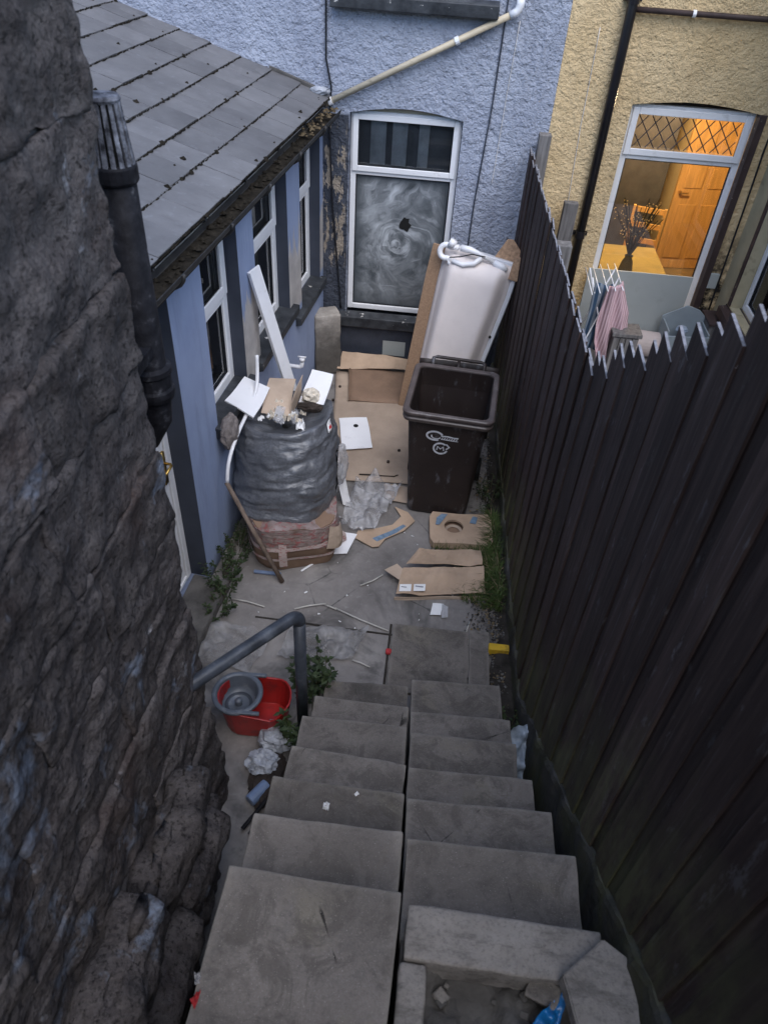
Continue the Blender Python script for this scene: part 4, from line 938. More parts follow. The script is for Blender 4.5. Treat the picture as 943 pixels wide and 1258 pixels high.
def build_bath():
    # bath standing on its foot end, its underside to the yard
    O = Vector((-.20, 6.02, .03)); top_l = Vector((.035, 6.28, 1.52)); top_r = Vector((.60, 6.16, 1.50))
    U = (top_l - O).normalized(); Wv = (top_r - top_l); Wv = (Wv - U * Wv.dot(U)).normalized(); Nn = U.cross(Wv).normalized()
    if Nn.y > 0: Nn = -Nn
    L = (top_l - O).length; Wd = .62
    T = Matrix(((Wv.x, U.x, Nn.x, O.x), (Wv.y, U.y, Nn.y, O.y), (Wv.z, U.z, Nn.z, O.z), (0, 0, 0, 1)))   # local x width, y length, z towards viewer
    b = thing('bathtub', 'upended white bathtub with brown side strip leaning against the fence', 'bathtub', (0.1, 6.1, 0))
    m = MB(); D = .15
    def prof(v, n=28):     # cross-section points at length v (0..1): outline from left rim to right rim over the shell
        taper = .76 + .24 * min(1, v * 1.2); w_ = Wd * taper; x0 = (Wd - w_) * .35
        endf = min(1, (1 - v) / .12); endf = math.sqrt(max(0, 1 - (1 - endf) ** 2)); end0 = min(1, v / .10); end0 = math.sqrt(max(0, 1 - (1 - end0) ** 2)); d = D * min(endf * .95 + .0, end0)
        pts = []
        for k in range(n + 1):
            t = k / n; x = x0 + w_ * t
            e = min(1, min(t, 1 - t) / .20); e = e * e * (3 - 2 * e)
            pts.append((x, v * L, .012 + d * e))
        return pts
    rows = [prof(i / 36) for i in range(37)]; n = len(rows[0]); m.add([p for r in rows for p in r], [(i * n + k, i * n + k + 1, (i + 1) * n + k + 1, (i + 1) * n + k) for i in range(36) for k in range(n - 1)], 0, T)
    m.build('shell', 'bath', b, smooth=True, solid=.008)
    rimL = rows[0][0][0]; m = MB()
    def strip(xa, xb, za, zb, mat, name):
        mm = MB(); vs = []
        for i in range(37):
            r = rows[i]; a = r[0][0] + xa if xa <= 0 and xb <= .05 else r[-1][0] + xa; c = a + (xb - xa)
            vs += [(a, r[0][1], za), (c, r[0][1], za), (c, r[0][1], zb), (a, r[0][1], zb)]
        fs = [(i * 4 + q, i * 4 + (q + 1) % 4, i * 4 + 4 + (q + 1) % 4, i * 4 + 4 + q) for i in range(36) for q in range(4)] + [(3, 2, 1, 0), (144, 145, 146, 147)]
        mm.add(vs, fs, 0, T); return mm.build(name, mat, b, bevel=.004)
    strip(-.115, -.002, -.015, .010, 'chipboard', 'side_strip')
    mm = MB(); vs = []
    for i in range(37):
        r = rows[i]; a = r[-1][0] - .004
        vs += [(a, r[0][1], -.07), (a + .04, r[0][1], -.07), (a + .04, r[0][1], .032), (a, r[0][1], .032)]
    mm.add(vs, [(i * 4 + q, i * 4 + (q + 1) % 4, i * 4 + 4 + (q + 1) % 4, i * 4 + 4 + q) for i in range(36) for q in range(4)] + [(3, 2, 1, 0), (144, 145, 146, 147)], 0, T); mm.build('rim', 'bath_edge', b, bevel=.008)
    mm = MB(); mm.box(-.02, Wd + .035, L - .012, L + .03, -.07, .012, T); mm.build('rim', 'bath_edge', b, bevel=.008)
    mm = MB(); mm.prism([(Wd - .20, L + .03), (Wd + .03, L + .03), (Wd + .03, L + .10), (Wd - .09, L + .20), (Wd - .14, L + .19)], -.06, -.038, 'xy', T); mm.build('chipboard_corner', 'chipboard_raw', b, bevel=.003)
    mm = MB(); mm.box(Wd - .03, Wd + .05, L - .10, L + .09, -.03, .05, T @ Matrix.Translation((0, 0, .0))); mm.build('timber_block', 'chipboard_raw', b, bevel=.004)
    # waste trap and hoses across the top end
    q = lambda x, y, z: T @ Vector((x, L + y, z))
    mm = MB(); pts = [q(.02 + .05 * math.cos(a), -.02 + .055 * math.sin(a), .09) for a in [math.radians(60 + 240 * k / 14) for k in range(15)]]; mm.tube([q(.12, .04, .09)] + pts + [q(.09, -.075, .10)], .024, 12); mm.build('waste_trap', 'white_plastic', b, smooth=True)
    mm = MB(); mm.tube([q(.05, .03, .10), q(.07, .09, .11)], .032, 14); mm.build('trap_nut', 'white_plastic', b, smooth=True); mm = MB(); mm.tube([q(.085, -.09, .09), q(.06, -.10, .095)], .03, 14); mm.build('trap_nut', 'white_plastic', b, smooth=True)
    mm = MB(); mm.tube([q(.14, .045, .10), q(.22, .05, .10), q(.30, .04, .09), q(.44, .00, .07)], [.028, .028, .018, .014], 12); mm.build('overflow_hose', 'white_plastic', b, smooth=True)
    mm = MB(); mm.tube([q(.10, -.07, .13), q(.20, -.075, .14), q(.29, -.04, .13), q(.33, .02, .11)], .022, 12); mm.build('overflow_hose', 'white_plastic', b, smooth=True)
    mm = MB(); mm.tube([q(.44, .0, .07), q(.52, -.02, .06), q(.56, -.035, .055)], [.026, .032, .02], 12); mm.build('overflow_fitting', 'white_plastic', b, smooth=True)
    mm = MB(); mm.tube([q(.07, -.05, .13), q(.16, -.015, .15), q(.25, .03, .145), q(.36, .035, .12)], .005, 6); mm.build('chain', 'cable', b, smooth=True)
    mm = MB(); c = q(Wd - .03, -.62, .035); mm.tube([c, c + Nn * .012], .012, 10); mm.build('screw_hole', 'black', b)
build_bath()

def build_sack():
    bx = thing('cardboard_box', 'sagging brown cardboard box bound with clear red printed tape', 'box', (-.90, 4.07, 0), math.radians(18))
    m = MB(); n = 48
    def sq(a, r_, p): c, s = math.cos(a), math.sin(a); return r_ * math.copysign(abs(c) ** p, c), r_ * math.copysign(abs(s) ** p, s)
    def surf(u, v, grow=0):
        a = 2 * PI * u; r_ = .315 + .02 * math.sin(PI * v) + grow; x, y = sq(a, r_, .62)
        d = .022 * noise.fractal(Vector((math.cos(a) * 1.2, math.sin(a) * 1.2, v * 1.5)) * 1.5, 1, 2, 4)
        return (x * (1 + d * 2), y * (1 + d * 2), -.0 + .012 + .37 * v)
    m.grid(lambda u, v: surf(u, v), 64, 16); m.add([surf(k / 64, 1) for k in range(64)], [tuple(range(64))]); m.build('side', 'cardboard_wet', bx, smooth=True, local=True)
    m = MB(); m.grid(lambda u, v: surf(u, .52 + .48 * v + .05 * math.sin(u * 20), .004 + .006 * abs(noise.noise(Vector((u * 18, v * 6, 1))))), 90, 10); m.grid(lambda u, v: tuple(Vector(surf(u, 1.0 + .05 * math.sin(u * 20), .006)).lerp(Vector((0, .1, .40)), .6 * v) + Vector((0, 0, .02 * abs(noise.noise(Vector((u * 22, v * 5, 3))))))), 90, 8); m.build('stretch_wrap', 'printed_wrap', bx, smooth=True, local=True)
    for z, hgt, tl in ((.62, .045, .05), (.30, .035, -.04)):
        m = MB(); m.grid(lambda u, v: surf(u, z + hgt * 2 * (v - .5) + tl * math.sin(2 * PI * u + 1), .012), 70, 2); m.build('tape', 'tape', bx, smooth=True, local=True)
    m = MB(); m.grid(lambda u, v: surf(.71 + .022 * u, .12 + .62 * v, .015), 3, 8); m.build('tape', 'tape', bx, smooth=True, local=True)
    m = MB(); m.grid(lambda u, v: surf(.88 + .10 * (u - .5) * (1.3 - .5 * v), .50 + .50 * v - .12 * u, .022 + .02 * math.sin(PI * u)), 8, 8); m.build('flap', 'cardboard_pale', bx, local=True, solid=.005)
    # bubble wrap sack on top
    s = thing('bubble_wrap_sack', 'bulging silvery grey bubble wrap sack of rubbish standing on a taped box', 'sack', (-.97, 4.22, .36))
    def ss(u, v, grow=0):
        a = 2 * PI * u; t = min(1, max(0, v))
        bul = .322 + .042 * math.sin(PI * min(1, t * .85 + .12)) - .025 * max(0, .12 - t) / .12
        x, y = math.copysign(abs(math.cos(a)) ** .92, math.cos(a)) * (bul + .018), math.copysign(abs(math.sin(a)) ** .92, math.sin(a)) * (bul - .012)
        cz = .33 + .62 * t; cx = -.955 - .045 * t; cy = 4.12 + .29 * t
        P = Vector((math.cos(a) * 1.1, math.sin(a) * 1.1, t * 2.2))
        f = noise.fractal(P * 1.5, 1, 2, 3) * .022
        cr = abs(noise.fractal(Vector((u * 3.2 + t * 1.1, t * 7 - u * 3.5, 2.0)), .8, 2, 3))   # slanting creases
        f += .030 * min(.5, cr) - .010
        f += .004 * noise.fractal(P * 6, 1, 2, 3)
        zz = cz + (.035 * math.sin(a * 1 + 2.4) + .02 * noise.noise(P * 2.2)) * t
        k = 1 + (f + grow) / bul
        return (cx + x * k, cy + y * k, zz)
    m = MB(); m.grid(lambda u, v: ss(u, v), 110, 56); m.grid(lambda u, v: tuple(Vector(ss(u, 1)).lerp(Vector((-1.0, 4.42, .80)), v * .9)) if v > 0 else ss(u, 1), 110, 8); m.build('sack', 'bubble', s, smooth=True, weld=True)
    for u, v in ((.66, .03), (.80, .03), (.955, .93)):
        m = MB(); m.grid(lambda a, c: ss(u + .035 * (a - .5), v + .11 * (c - .3), .012), 4, 4); o = m.build('tape', 'film_wrap' if u < .9 else 'white_paper', s, smooth=True, solid=.002)
        m = MB(); m.grid(lambda a, c: ss(u + .022 * (a - .5), v + .028 * (c - .5) + .012, .016), 3, 2); m.build('red_print', 'print_red', o, smooth=True)
    # what sticks out of it
    def panel(corners, th, mat, name, label, cat, group=None, amp=.002):
        m = sheet([Vector(c) for c in corners], 6, amp, 4, 1); return solo(m, name, mat, corners[0], label, cat, group, solid=th)
    panel([(-1.40, 4.27, 1.085), (-1.17, 4.17, 1.03), (-1.13, 4.54, 1.05), (-1.325, 4.58, 1.10)], .012, 'white_board', 'board', 'white board lying on the sill beside the bubble wrap sack', 'board')
    panel([(-.93, 4.56, .94), (-.73, 4.50, .98), (-.71, 4.78, 1.07), (-.88, 4.86, 1.05)], .006, 'white_board', 'board', 'white card standing in the open bubble wrap sack', 'card')
    panel([(-1.17, 4.36, .95), (-1.16, 4.66, 1.06), (-.97, 4.68, 1.06), (-.97, 4.38, .93)], .005, 'cardboard_pale', 'cardboard', 'brown cardboard flap sticking out of the bubble wrap sack', 'cardboard')
    panel([(-.965, 4.38, .90), (-.93, 4.66, .95), (-.925, 4.68, 1.10), (-.955, 4.42, 1.02)], .005, 'cardboard', 'cardboard', 'narrow upright cardboard strip in the bubble wrap sack', 'cardboard')
    panel([(-1.06, 4.28, .955), (-1.0, 4.27, .955), (-.985, 4.36, 1.02), (-1.05, 4.37, 1.02)], .002, 'film', 'plastic_bag', 'clear plastic sachet among the rubbish in the sack', 'bag')
    rr = random.Random(4)
    for k in range(26):
        a = rr.uniform(0, 6.28); r_ = rr.uniform(.0, .23); c = (-1.03 + r_ * math.cos(a), 4.36 + .6 * r_ * math.sin(a) - .03, .925 + rr.uniform(-.01, .025)); sz = rr.uniform(.025, .05)
        scrap('foam_scrap', c, (sz, sz * rr.uniform(.6, 1), sz * .8), rr.choice(['foam', 'foam', 'white_paper', 'film']), 'small pale crumpled scrap filling the bubble wrap sack', 'scrap', 'scraps in the sack', k)
    blob('foam_lump', (-.84, 4.56, 1.0), (.06, .05, .06), 'foam', None, .6, 2.5, 3, 3, True, label='yellowish crumpled foam lump in front of the white card', category='foam')
    blob('rag', (-.83, 4.47, .965), (.09, .035, .035), 'rag', None, .6, 2.5, 8, 3, True, label='dark wet rag at the edge of the bubble wrap sack', category='rag')
    blob('bubble_wrap', (-.63, 4.55, .40), (.07, .12, .17), 'film', None, .5, 2, 5, 4, True, label='loose clear bubble wrap hanging from the sack', category='wrap')
build_sack()

def build_leaning():
    # white trim plank against the extension wall
    m = MB(); A = Vector((-1.04, 4.98, .62)); B_ = Vector((-1.275, 4.80, 1.83)); d = (B_ - A); L = d.length; d.normalize(); sx = Vector((.55, .83, 0)); sx = (sx - d * sx.dot(d)).normalized(); n = d.cross(sx)
    T = Matrix(((sx.x, n.x, d.x, A.x), (sx.y, n.y, d.y, A.y), (sx.z, n.z, d.z, A.z), (0, 0, 0, 1)))
    A2 = A - d * .58
    m.box(-.055, .055, -.012, .004, -.60, L, T).box(-.055, -.043, -.028, -.0125, -.60, L, T); solo(m, 'plank', 'white_plastic', A2, 'white grooved plastic plank leaning against the extension wall', 'plank', bevel=.003)
    # bent white conduit and a broom handle
    m = MB(); pts = [(-1.225, 4.56, 1.30), (-1.22, 4.53, 1.18), (-1.215, 4.46, 1.07), (-1.235, 4.24, 1.02), (-1.262, 4.02, .98), (-1.29, 3.86, .86), (-1.295, 3.82, .72)]
    P = []
    for i in range(len(pts) - 1):
        for k in range(5): P.append(Vector(pts[i]).lerp(Vector(pts[i + 1]), k / 5))
    P.append(Vector(pts[-1]))
    for _ in range(6): P = [P[0]] + [(P[i - 1] + P[i] * 2 + P[i + 1]) / 4 for i in range(1, len(P) - 1)] + [P[-1]]
    m.tube(P, .013, 10); solo(m, 'conduit', 'white_plastic', pts[-1], 'white plastic tube curving over the left side of the sack', 'tube', smooth=True)
    m = MB(); m.tube([(-1.30, 3.82, .72), (-1.10, 3.715, .36), (-.895, 3.605, .015)], [.016, .0165, .017], 10); solo(m, 'broom_handle', 'wood_stick', (-.9, 3.61, 0), 'old brown wooden handle leaning beside the taped box', 'stick', smooth=True)
    m = MB(); m.box(-1.12, -.92, 3.66, 3.685, .012, .03); solo(m, 'tool', 'can_blue', (-1.0, 3.67, .01), 'flat blue tool lying under the wooden handle', 'tool', bevel=.004)
    blob('sacking', (-1.31, 4.03, 1.0), (.055, .11, .12), 'sacking', None, .4, 2, 2, 4, True, label='dirty brown sacking draped over the sill beside the sack', category='sacking')
    # concrete block in the corner
    c = thing('concrete_block', 'tall narrow mouldy concrete block standing in the corner', 'block', (-1.03, 6.58, 0))
    link('block', rough_mesh('block', (.26, .21, .64), 22, .010, 6, 2, .014, Matrix.Translation((-.03, .03, .325)) @ rot('Z', 22) @ rot('X', -2)), c, 'block')
    c.name = 'concrete_block'
build_leaning()

def build_cardboard():
    # big flattened box
    c = thing('flattened_box', 'large flattened brown cardboard box laid out between sack and bin', 'cardboard', (-.45, 5.7, 0))
    m = sheet([(-.74, 4.82, .018), (-.05, 4.86, .018), (-.17, 6.62, .02), (-.93, 6.55, .02)], 26, .022, 2.2, 3); m.build('panel', 'cardboard', c, solid=.005, smooth=True)
    m = sheet([(-.73, 6.02, .035), (-.20, 6.05, .035), (-.22, 6.60, .055), (-.83, 6.62, .06)], 10, .012, 4, 5); m.build('flap', 'cardboard_wet', c, solid=.005, smooth=True)
    m = sheet([(-.93, 6.55, .05), (-.20, 6.62, .07), (-.22, 6.74, .12), (-.90, 6.73, .15)], 14, .06, 4, 7); m.build('flap', 'cardboard_torn', c, solid=.005)
    m = MB(); m.tube([(-.735, 6.0, .052), (-.80, 6.55, .075)], .008, 5); m.build('crease', 'cardboard_wet', c)
    m = MB(); m.tube([(-.50, 4.915, .03), (-.40, 4.92, .034), (-.36, 4.93, .03)], .007, 5); m.build('tear', 'rag', c); m = MB(); m.tube([(-.33, 4.925, .03), (-.2, 4.93, .034), (-.17, 4.96, .03)], .006, 5); m.build('tear', 'rag', c)
    for (x, y) in ((-.89, 6.0), (-.87, 5.75), (-.86, 6.25), (-.27, 5.12), (-.19, 5.30)):
        m = MB(); m.tube([(x, y, .03), (x, y, .047)], .013, 8); m.build('hole', 'rag', c)
    # white card with a black hole
    p = thing('white_card', 'square white card with a black round hole lying on flattened cardboard', 'card', (-.6, 5.5, .04))
    m = sheet([(-.69, 5.20, .050), (-.42, 5.28, .050), (-.53, 5.74, .052), (-.80, 5.68, .052)], 5, .006, 3, 2); m.build('card', 'white_board', p, solid=.003)
    m = MB(); m.lathe([(0, 0), (.023, 0), (.023, .004), (0, .004)], 12, Matrix.Translation((-.615, 5.58, .059))); m.build('hole', 'black', p)
    # second sheet under the film
    solo(sheet([(-.25, 4.62, .02), (-.03, 4.60, .02), (-.05, 4.80, .03), (-.28, 4.82, .02)], 8, .02, 6, 4), 'cardboard', 'cardboard', (-.15, 4.7, 0), 'small brown cardboard scrap tucked against the bin', 'cardboard', solid=.005)
    # torn flap with blue stripe
    f = thing('torn_flap', 'torn cardboard flap with a blue printed stripe beside the plastic film', 'cardboard', (-.2, 4.25, 0))
    m = MB(); poly = [(-.44, 4.14), (-.29, 4.055), (-.24, 4.07), (-.20, 4.16), (-.06, 4.28), (.015, 4.405), (-.05, 4.50), (-.16, 4.55), (-.10, 4.44), (-.16, 4.33), (-.28, 4.27), (-.42, 4.22)]
    m.prism(poly, .02, .026, 'xy'); m.build('card', 'cardboard_torn', f)
    m = MB(); m.prism([(-.30, 4.15), (-.26, 4.12), (-.12, 4.24), (-.05, 4.33), (-.075, 4.345), (-.16, 4.26)], .0265, .0275, 'xy'); m.build('blue_print', 'print_blue', f)
    # low box with a round hole
    h = thing('hole_box', 'low cardboard box with a round hole and blue marks before the bin', 'box', (.38, 4.32, 0), math.radians(4))
    Z = .075; m = MB(); cx, cy, rx, ry = -.055, .02, .075, .075; n = 28; out = []
    for k in range(n):
        a = 2 * PI * k / n; c_, s_ = math.cos(a), math.sin(a); t = min(.245 / max(1e-6, abs(c_)), .175 / max(1e-6, abs(s_))); out.append((c_ * t, s_ * t, Z + .006 * math.sin(a * 3)))
    inn = [(cx + rx * math.cos(2 * PI * k / n), cy + ry * math.sin(2 * PI * k / n), Z - .002) for k in range(n)]; low = [(p[0], p[1], .016) for p in out]; ind = [(p[0], p[1], Z - .02) for p in inn]
    m.add(out + inn + low + ind, [(k, (k + 1) % n, (k + 1) % n + n, k + n) for k in range(n)] + [(k, k + 2 * n, (k + 1) % n + 2 * n, (k + 1) % n) for k in range(n)] + [(k + n, (k + 1) % n + n, (k + 1) % n + 3 * n, k + 3 * n) for k in range(n)]); m.build('box', 'cardboard_torn', h, local=True)
    m = MB(); m.box(-.235, .235, -.165, .165, .014, .02); m.build('inner', 'cardboard_wet', h, local=True)
    m = MB(); m.lathe([(.05, .06), (.068, .072)], 20, Matrix.Translation((cx, cy - .012, -.03))); m.build('inner_ring', 'cardboard_pale', h, local=True)
    m = MB(); m.prism([(-.20, .02), (-.17, .02), (-.10, .15), (-.15, .15), (-.19, .10)], Z + .007, Z + .0085, 'xy'); m.build('blue_print', 'print_blue', h, local=True)
    m = MB(); m.prism([(.07, .06), (.12, .05), (.14, .13), (.10, .14)], Z + .007, Z + .0085, 'xy'); m.build('blue_print', 'print_blue', h, local=True)
    # crushed carton
    g = thing('crushed_carton', 'crushed brown carton with two white labels lying beside the grass', 'box', (.25, 3.8, 0))
    m = sheet([(-.07, 3.57, .035), (.575, 3.675, .03), (.56, 3.90, .075), (-.04, 3.80, .075)], 24, .06, 5, 3); m.build('panel', 'cardboard_torn', g, solid=.005)
    m = sheet([(-.07, 3.565, .034), (.575, 3.67, .029), (.57, 3.665, .005), (-.075, 3.56, .006)], 8, .004, 4, 3); m.build('edge', 'cardboard_pale', g, solid=.004)
    m = sheet([(-.02, 3.83, .075), (.54, 3.90, .085), (.53, 4.05, .10), (.06, 3.965, .11)], 20, .07, 6, 6); m.build('flap', 'cardboard_torn', g, solid=.005)
    m = sheet([(-.17, 3.795, .05), (-.06, 3.69, .07), (.0, 3.74, .09), (-.09, 3.84, .09)], 6, .02, 5, 8); m.build('flap', 'cardboard_pale', g, solid=.005)
    m = sheet([(-.06, 3.80, .02), (.10, 3.83, .02), (.09, 3.90, .02), (-.03, 3.87, .02)], 5, .01, 5, 8); m.build('inside', 'rag', g)
    for x in (-.045, .055):
        m = MB(); y = 3.567 + (x + .07) * .163; m.add([(x, y + .004, .086), (x + .083, y + .0175, .086), (x + .083, y + .075, .097), (x, y + .062, .097)], [(0, 1, 2, 3)]); lb = m.build('label', 'white_paper', g, solid=.002)
        m = MB(); m.box(x + .012, x + .068, y + .040, y + .050, .0955, .0978) if x > 0 else m.box(x + .01, x + .05, y + .038, y + .044, .0955, .0978); m.build('print', 'print_grey', lb)
    # white panel tucked behind the box and other white pieces
    solo(sheet([(-.60, 3.93, .02), (-.47, 3.96, .02), (-.42, 4.17, .03), (-.57, 4.16, .05)], 5, .006, 3, 1), 'board_offcut', 'white_board', (-.53, 4.03, 0), 'white panel corner poking out behind the taped box', 'panel', solid=.006)
    m = MB(); m.tube([(-.78, 3.73, .018), (-.60, 3.95, .02)], .008, 5); solo(m, 'trim_strip', 'white_plastic', (-.7, 3.84, 0), 'thin white trim strip lying along the foot of the taped box', 'strip')
    solo(sheet([(-.585, 4.52, .02), (-.515, 4.50, .02), (-.61, 4.70, .30), (-.68, 4.70, .30)], 5, .002, 3, 1), 'board_strip', 'white_board', (-.55, 4.52, 0), 'narrow white slat leaning between the sack and plastic film', 'slat', solid=.008)
    c2 = thing('paper_packet', 'small white packet with clear bottom lying before the crushed carton', 'packet', (.24, 3.46, 0))
    m = sheet([(.19, 3.44, .02), (.27, 3.44, .02), (.275, 3.54, .03), (.20, 3.55, .03)], 5, .01, 9, 1); m.build('paper', 'white_paper', c2, solid=.002)
    m = sheet([(.27, 3.42, .02), (.31, 3.43, .02), (.31, 3.52, .035), (.265, 3.53, .04)], 5, .02, 9, 2); m.build('clear_side', 'film', c2, solid=.002)
    blob('drink_can', (-.545, 4.08, .07), (.05, .04, .06), 'tape', None, .3, 2, 4, 3, True, label='crumpled red and silver foil packet beside the taped box', category='packet')
build_cardboard()

def build_plastic():
    def film(corners, n, amp, scale, seed, mat, name, label, cat, curl=0):
        m = sheet(corners, n, amp, scale, seed, curl, fold=True); solo(m, name, mat, corners[0], label, cat, smooth=True)
    film([(-.57, 4.20, .02), (-.30, 4.22, .03), (-.12, 4.78, .05), (-.52, 4.80, .06)], 40, .13, 5, 3, 'film', 'plastic_film', 'crumpled clear plastic film lying between the box and bin', 'plastic film')
    film([(-.80, 2.92, .015), (-.30, 2.98, .015), (-.22, 3.24, .015), (-.75, 3.20, .015)], 40, .05, 5, 5, 'film_dirty', 'plastic_sheet', 'dirty clear plastic sheet flat on the ground behind the handrail', 'plastic sheet')
    film([(-1.33, 2.82, .012), (-.95, 2.80, .015), (-.85, 3.10, .015), (-1.28, 3.16, .015)], 30, .05, 5, 8, 'film_dirty', 'plastic_sheet', 'dirty clear plastic sheet on the ground beside the door step', 'plastic sheet')
    film([(.68, 2.42, .34), (.80, 2.44, .34), (.775, 2.22, .12), (.70, 2.20, .10)], 20, .05, 9, 4, 'bag_blue', 'carrier_bag', 'pale blue plastic bag caught between the steps and fence', 'bag')
    # rubbish beside the steps
    blob('carrier_bag', (-.66, 2.33, .08), (.10, .09, .07), 'bag_white', None, .75, 2.4, 4, 4, True, label='crumpled white carrier bag on the ground beside the red bucket', category='bag')
    blob('carrier_bag', (-.71, 2.16, .06), (.085, .07, .055), 'bag_white', None, .75, 2.6, 9, 4, True, label='torn white plastic bag on the passage floor beside the steps', category='bag')
    m = MB(); m.tube([(-.735, 1.93, .045), (-.66, 2.04, .05)], .036, 14); solo(m, 'drink_can', 'can_blue', (-.7, 1.98, .01), 'blue can lying on the passage floor beside the steps', 'can', smooth=False, bevel=.006)
    m = MB(); m.tube([(-.60, 1.93, .04), (-.56, 2.0, .04)], .03, 12); solo(m, 'bottle', 'bag_blue', (-.58, 1.96, .01), 'pale plastic bottle lying against the steps beside the blue can', 'bottle', bevel=.006)
    scrap('paper_scrap', (-.72, 2.06, .02), (.03, .025, .015), 'white_paper', 'white paper scrap beside the blue can', 'paper', seed=1)
    m = MB(); m.tube([(-.74, 1.78, .03), (-.64, 1.93, .08)], .012, 8); m.tube([(-.70, 1.76, .02), (-.60, 1.90, .05)], .01, 8); solo(m, 'metal_bracket', 'iron', (-.7, 1.8, .01), 'dark metal bracket lying in the passage below the steps', 'bracket')
    blob('leaf_litter', (-.66, 2.08, .035), (.10, .16, .035), 'rag', None, .6, 3, 6, 4, True, label='dark wet leaf litter banked against the side of the steps', category='litter')
    # small bits on the steps
    scrap('paper_scrap', (-.235, 1.48, 1.004), (.022, .015, .012), 'white_paper', 'white paper scrap lying on a step tread', 'paper', seed=3)
    blob('pebble', (-.20, 1.395, 1.012), (.010, .010, .009), 'gravel', None, .3, 2, 7, 2, label='small pebble lying on a step tread below the paper', category='pebble')
    scrap('paper_scrap', (-.115, 1.55, 1.004), (.009, .006, .006), 'white_paper', 'tiny white paper crumb at the edge of a step', 'paper', seed=5)
    s = thing('wrapper', 'small red and clear wrapper at the edge of the big flag', 'wrapper', (-.52, .66, 1.4))
    scrap('red_end', (-.497, .64, 1.402), (.012, .024, .016), 'print_red', None, None, seed=2, parent=s); scrap('clear_end', (-.505, .69, 1.402), (.016, .02, .02), 'film', None, None, seed=6, parent=s)
    # loose broken flag and bits in the broken step
    poly = [(.595, .805), (.735, .925), (.83, .865), (.885, .775), (.86, .665), (.63, .655)]
    bm = bmesh.new(); vs = [bm.verts.new((x - .73, y - .78, 0)) for x, y in poly]; f_ = bm.faces.new(vs); r_ = bmesh.ops.extrude_face_region(bm, geom=[f_]); bmesh.ops.translate(bm, verts=[v for v in r_['geom'] if isinstance(v, bmesh.types.BMVert)], vec=(0, 0, .06))
    bmesh.ops.recalc_face_normals(bm, faces=bm.faces); bmesh.ops.bevel(bm, geom=list(bm.edges), offset=.005, segments=2, affect='EDGES'); bmesh.ops.triangulate(bm, faces=bm.faces); bmesh.ops.subdivide_edges(bm, edges=bm.edges, cuts=2, use_grid_fill=True); bm.normal_update()
    for v in bm.verts: v.co += v.normal * .005 * noise.fractal(v.co * 9, 1, 2, 4)
    me = bpy.data.meshes.new('broken_flag'); bm.to_mesh(me); bm.free(); o = link('broken_flag', me, None, 'sandstone', label='loose broken five sided flagstone lying at the broken step', category='stone'); o.location = (.735, .785, 1.405); o.rotation_euler = (math.radians(-3), math.radians(3), 0)
    o = rough('stone_chip', (.10, .07, .03), (.565, .80, 1.335), 'flag', None, 8, .008, 9, 3, .006, rot('Z', -20) @ rot('X', 12), label='small pale triangular stone chip in the broken step', category='stone')
    m = sheet([(.48, .64, 1.30), (.60, .68, 1.31), (.645, .82, 1.36), (.55, .75, 1.33)], 16, .05, 12, 3, fold=True); solo(m, 'plastic_wrapper', 'blue_film', (.55, .7, 1.3), 'bright blue plastic wrapper stuck under the loose flagstone', 'wrapper', smooth=True)
    # red tag and timber bits near the joint
    m = MB(); m.box(-.09, -.05, 3.06, 3.10, .01, .04); solo(m, 'litter_bit', 'print_red', (-.07, 3.08, .01), 'small red plastic cap in the joint beside the flag', 'cap', bevel=.01)
    m = MB(); m.box(.595, .73, 3.16, 3.215, .0, .07, None); solo(m, 'timber_offcut', 'yellow_wood', (.66, 3.19, 0), 'yellow painted timber offcut between the flag and fence', 'timber', bevel=.004)
    rr = random.Random(8)
    sticks = [((-1.22, 3.39), (-.97, 3.35), 'thin pale stick lying on the concrete beside the door step'), ((-.76, 3.36), (-.55, 3.44), 'thin pale stick on the concrete behind the handrail'), ((-.48, 3.41), (-.09, 3.26), 'long thin pale stick pointing at the flag corner'), ((-.33, 3.65), (-.18, 3.78), 'white plastic straw lying beside the crushed carton'), ((-.56, 3.43), (-.47, 3.40), 'short pale stick end on the concrete'), ((.44, 3.30), (.47, 3.42), 'short white stick at the corner of the flag'), ((-.30, 2.98), (-.18, 2.94), 'pale twig on the plastic sheet beside the flag')]
    for a, b_, lb in sticks:
        m = MB(); mid = ((a[0] + b_[0]) / 2 + rr.uniform(-.01, .01), (a[1] + b_[1]) / 2 + rr.uniform(-.01, .01)); m.tube([(*a, .02), (*mid, .022), (*b_, .02)], .0055, 6); solo(m, 'stick', 'twigpale', (*a, .01), lb, 'stick', smooth=True)
    for k in range(26):
        x, y = rr.uniform(-1.15, .5), rr.uniform(3.0, 4.3); sz = rr.uniform(.005, .013)
        scrap('litter_scrap', (x, y, .012), (sz, sz * .7, .006), 'white_paper', 'tiny white litter scrap on the concrete yard', 'scrap', 'tiny scraps on the yard', k, n=3)
build_plastic()

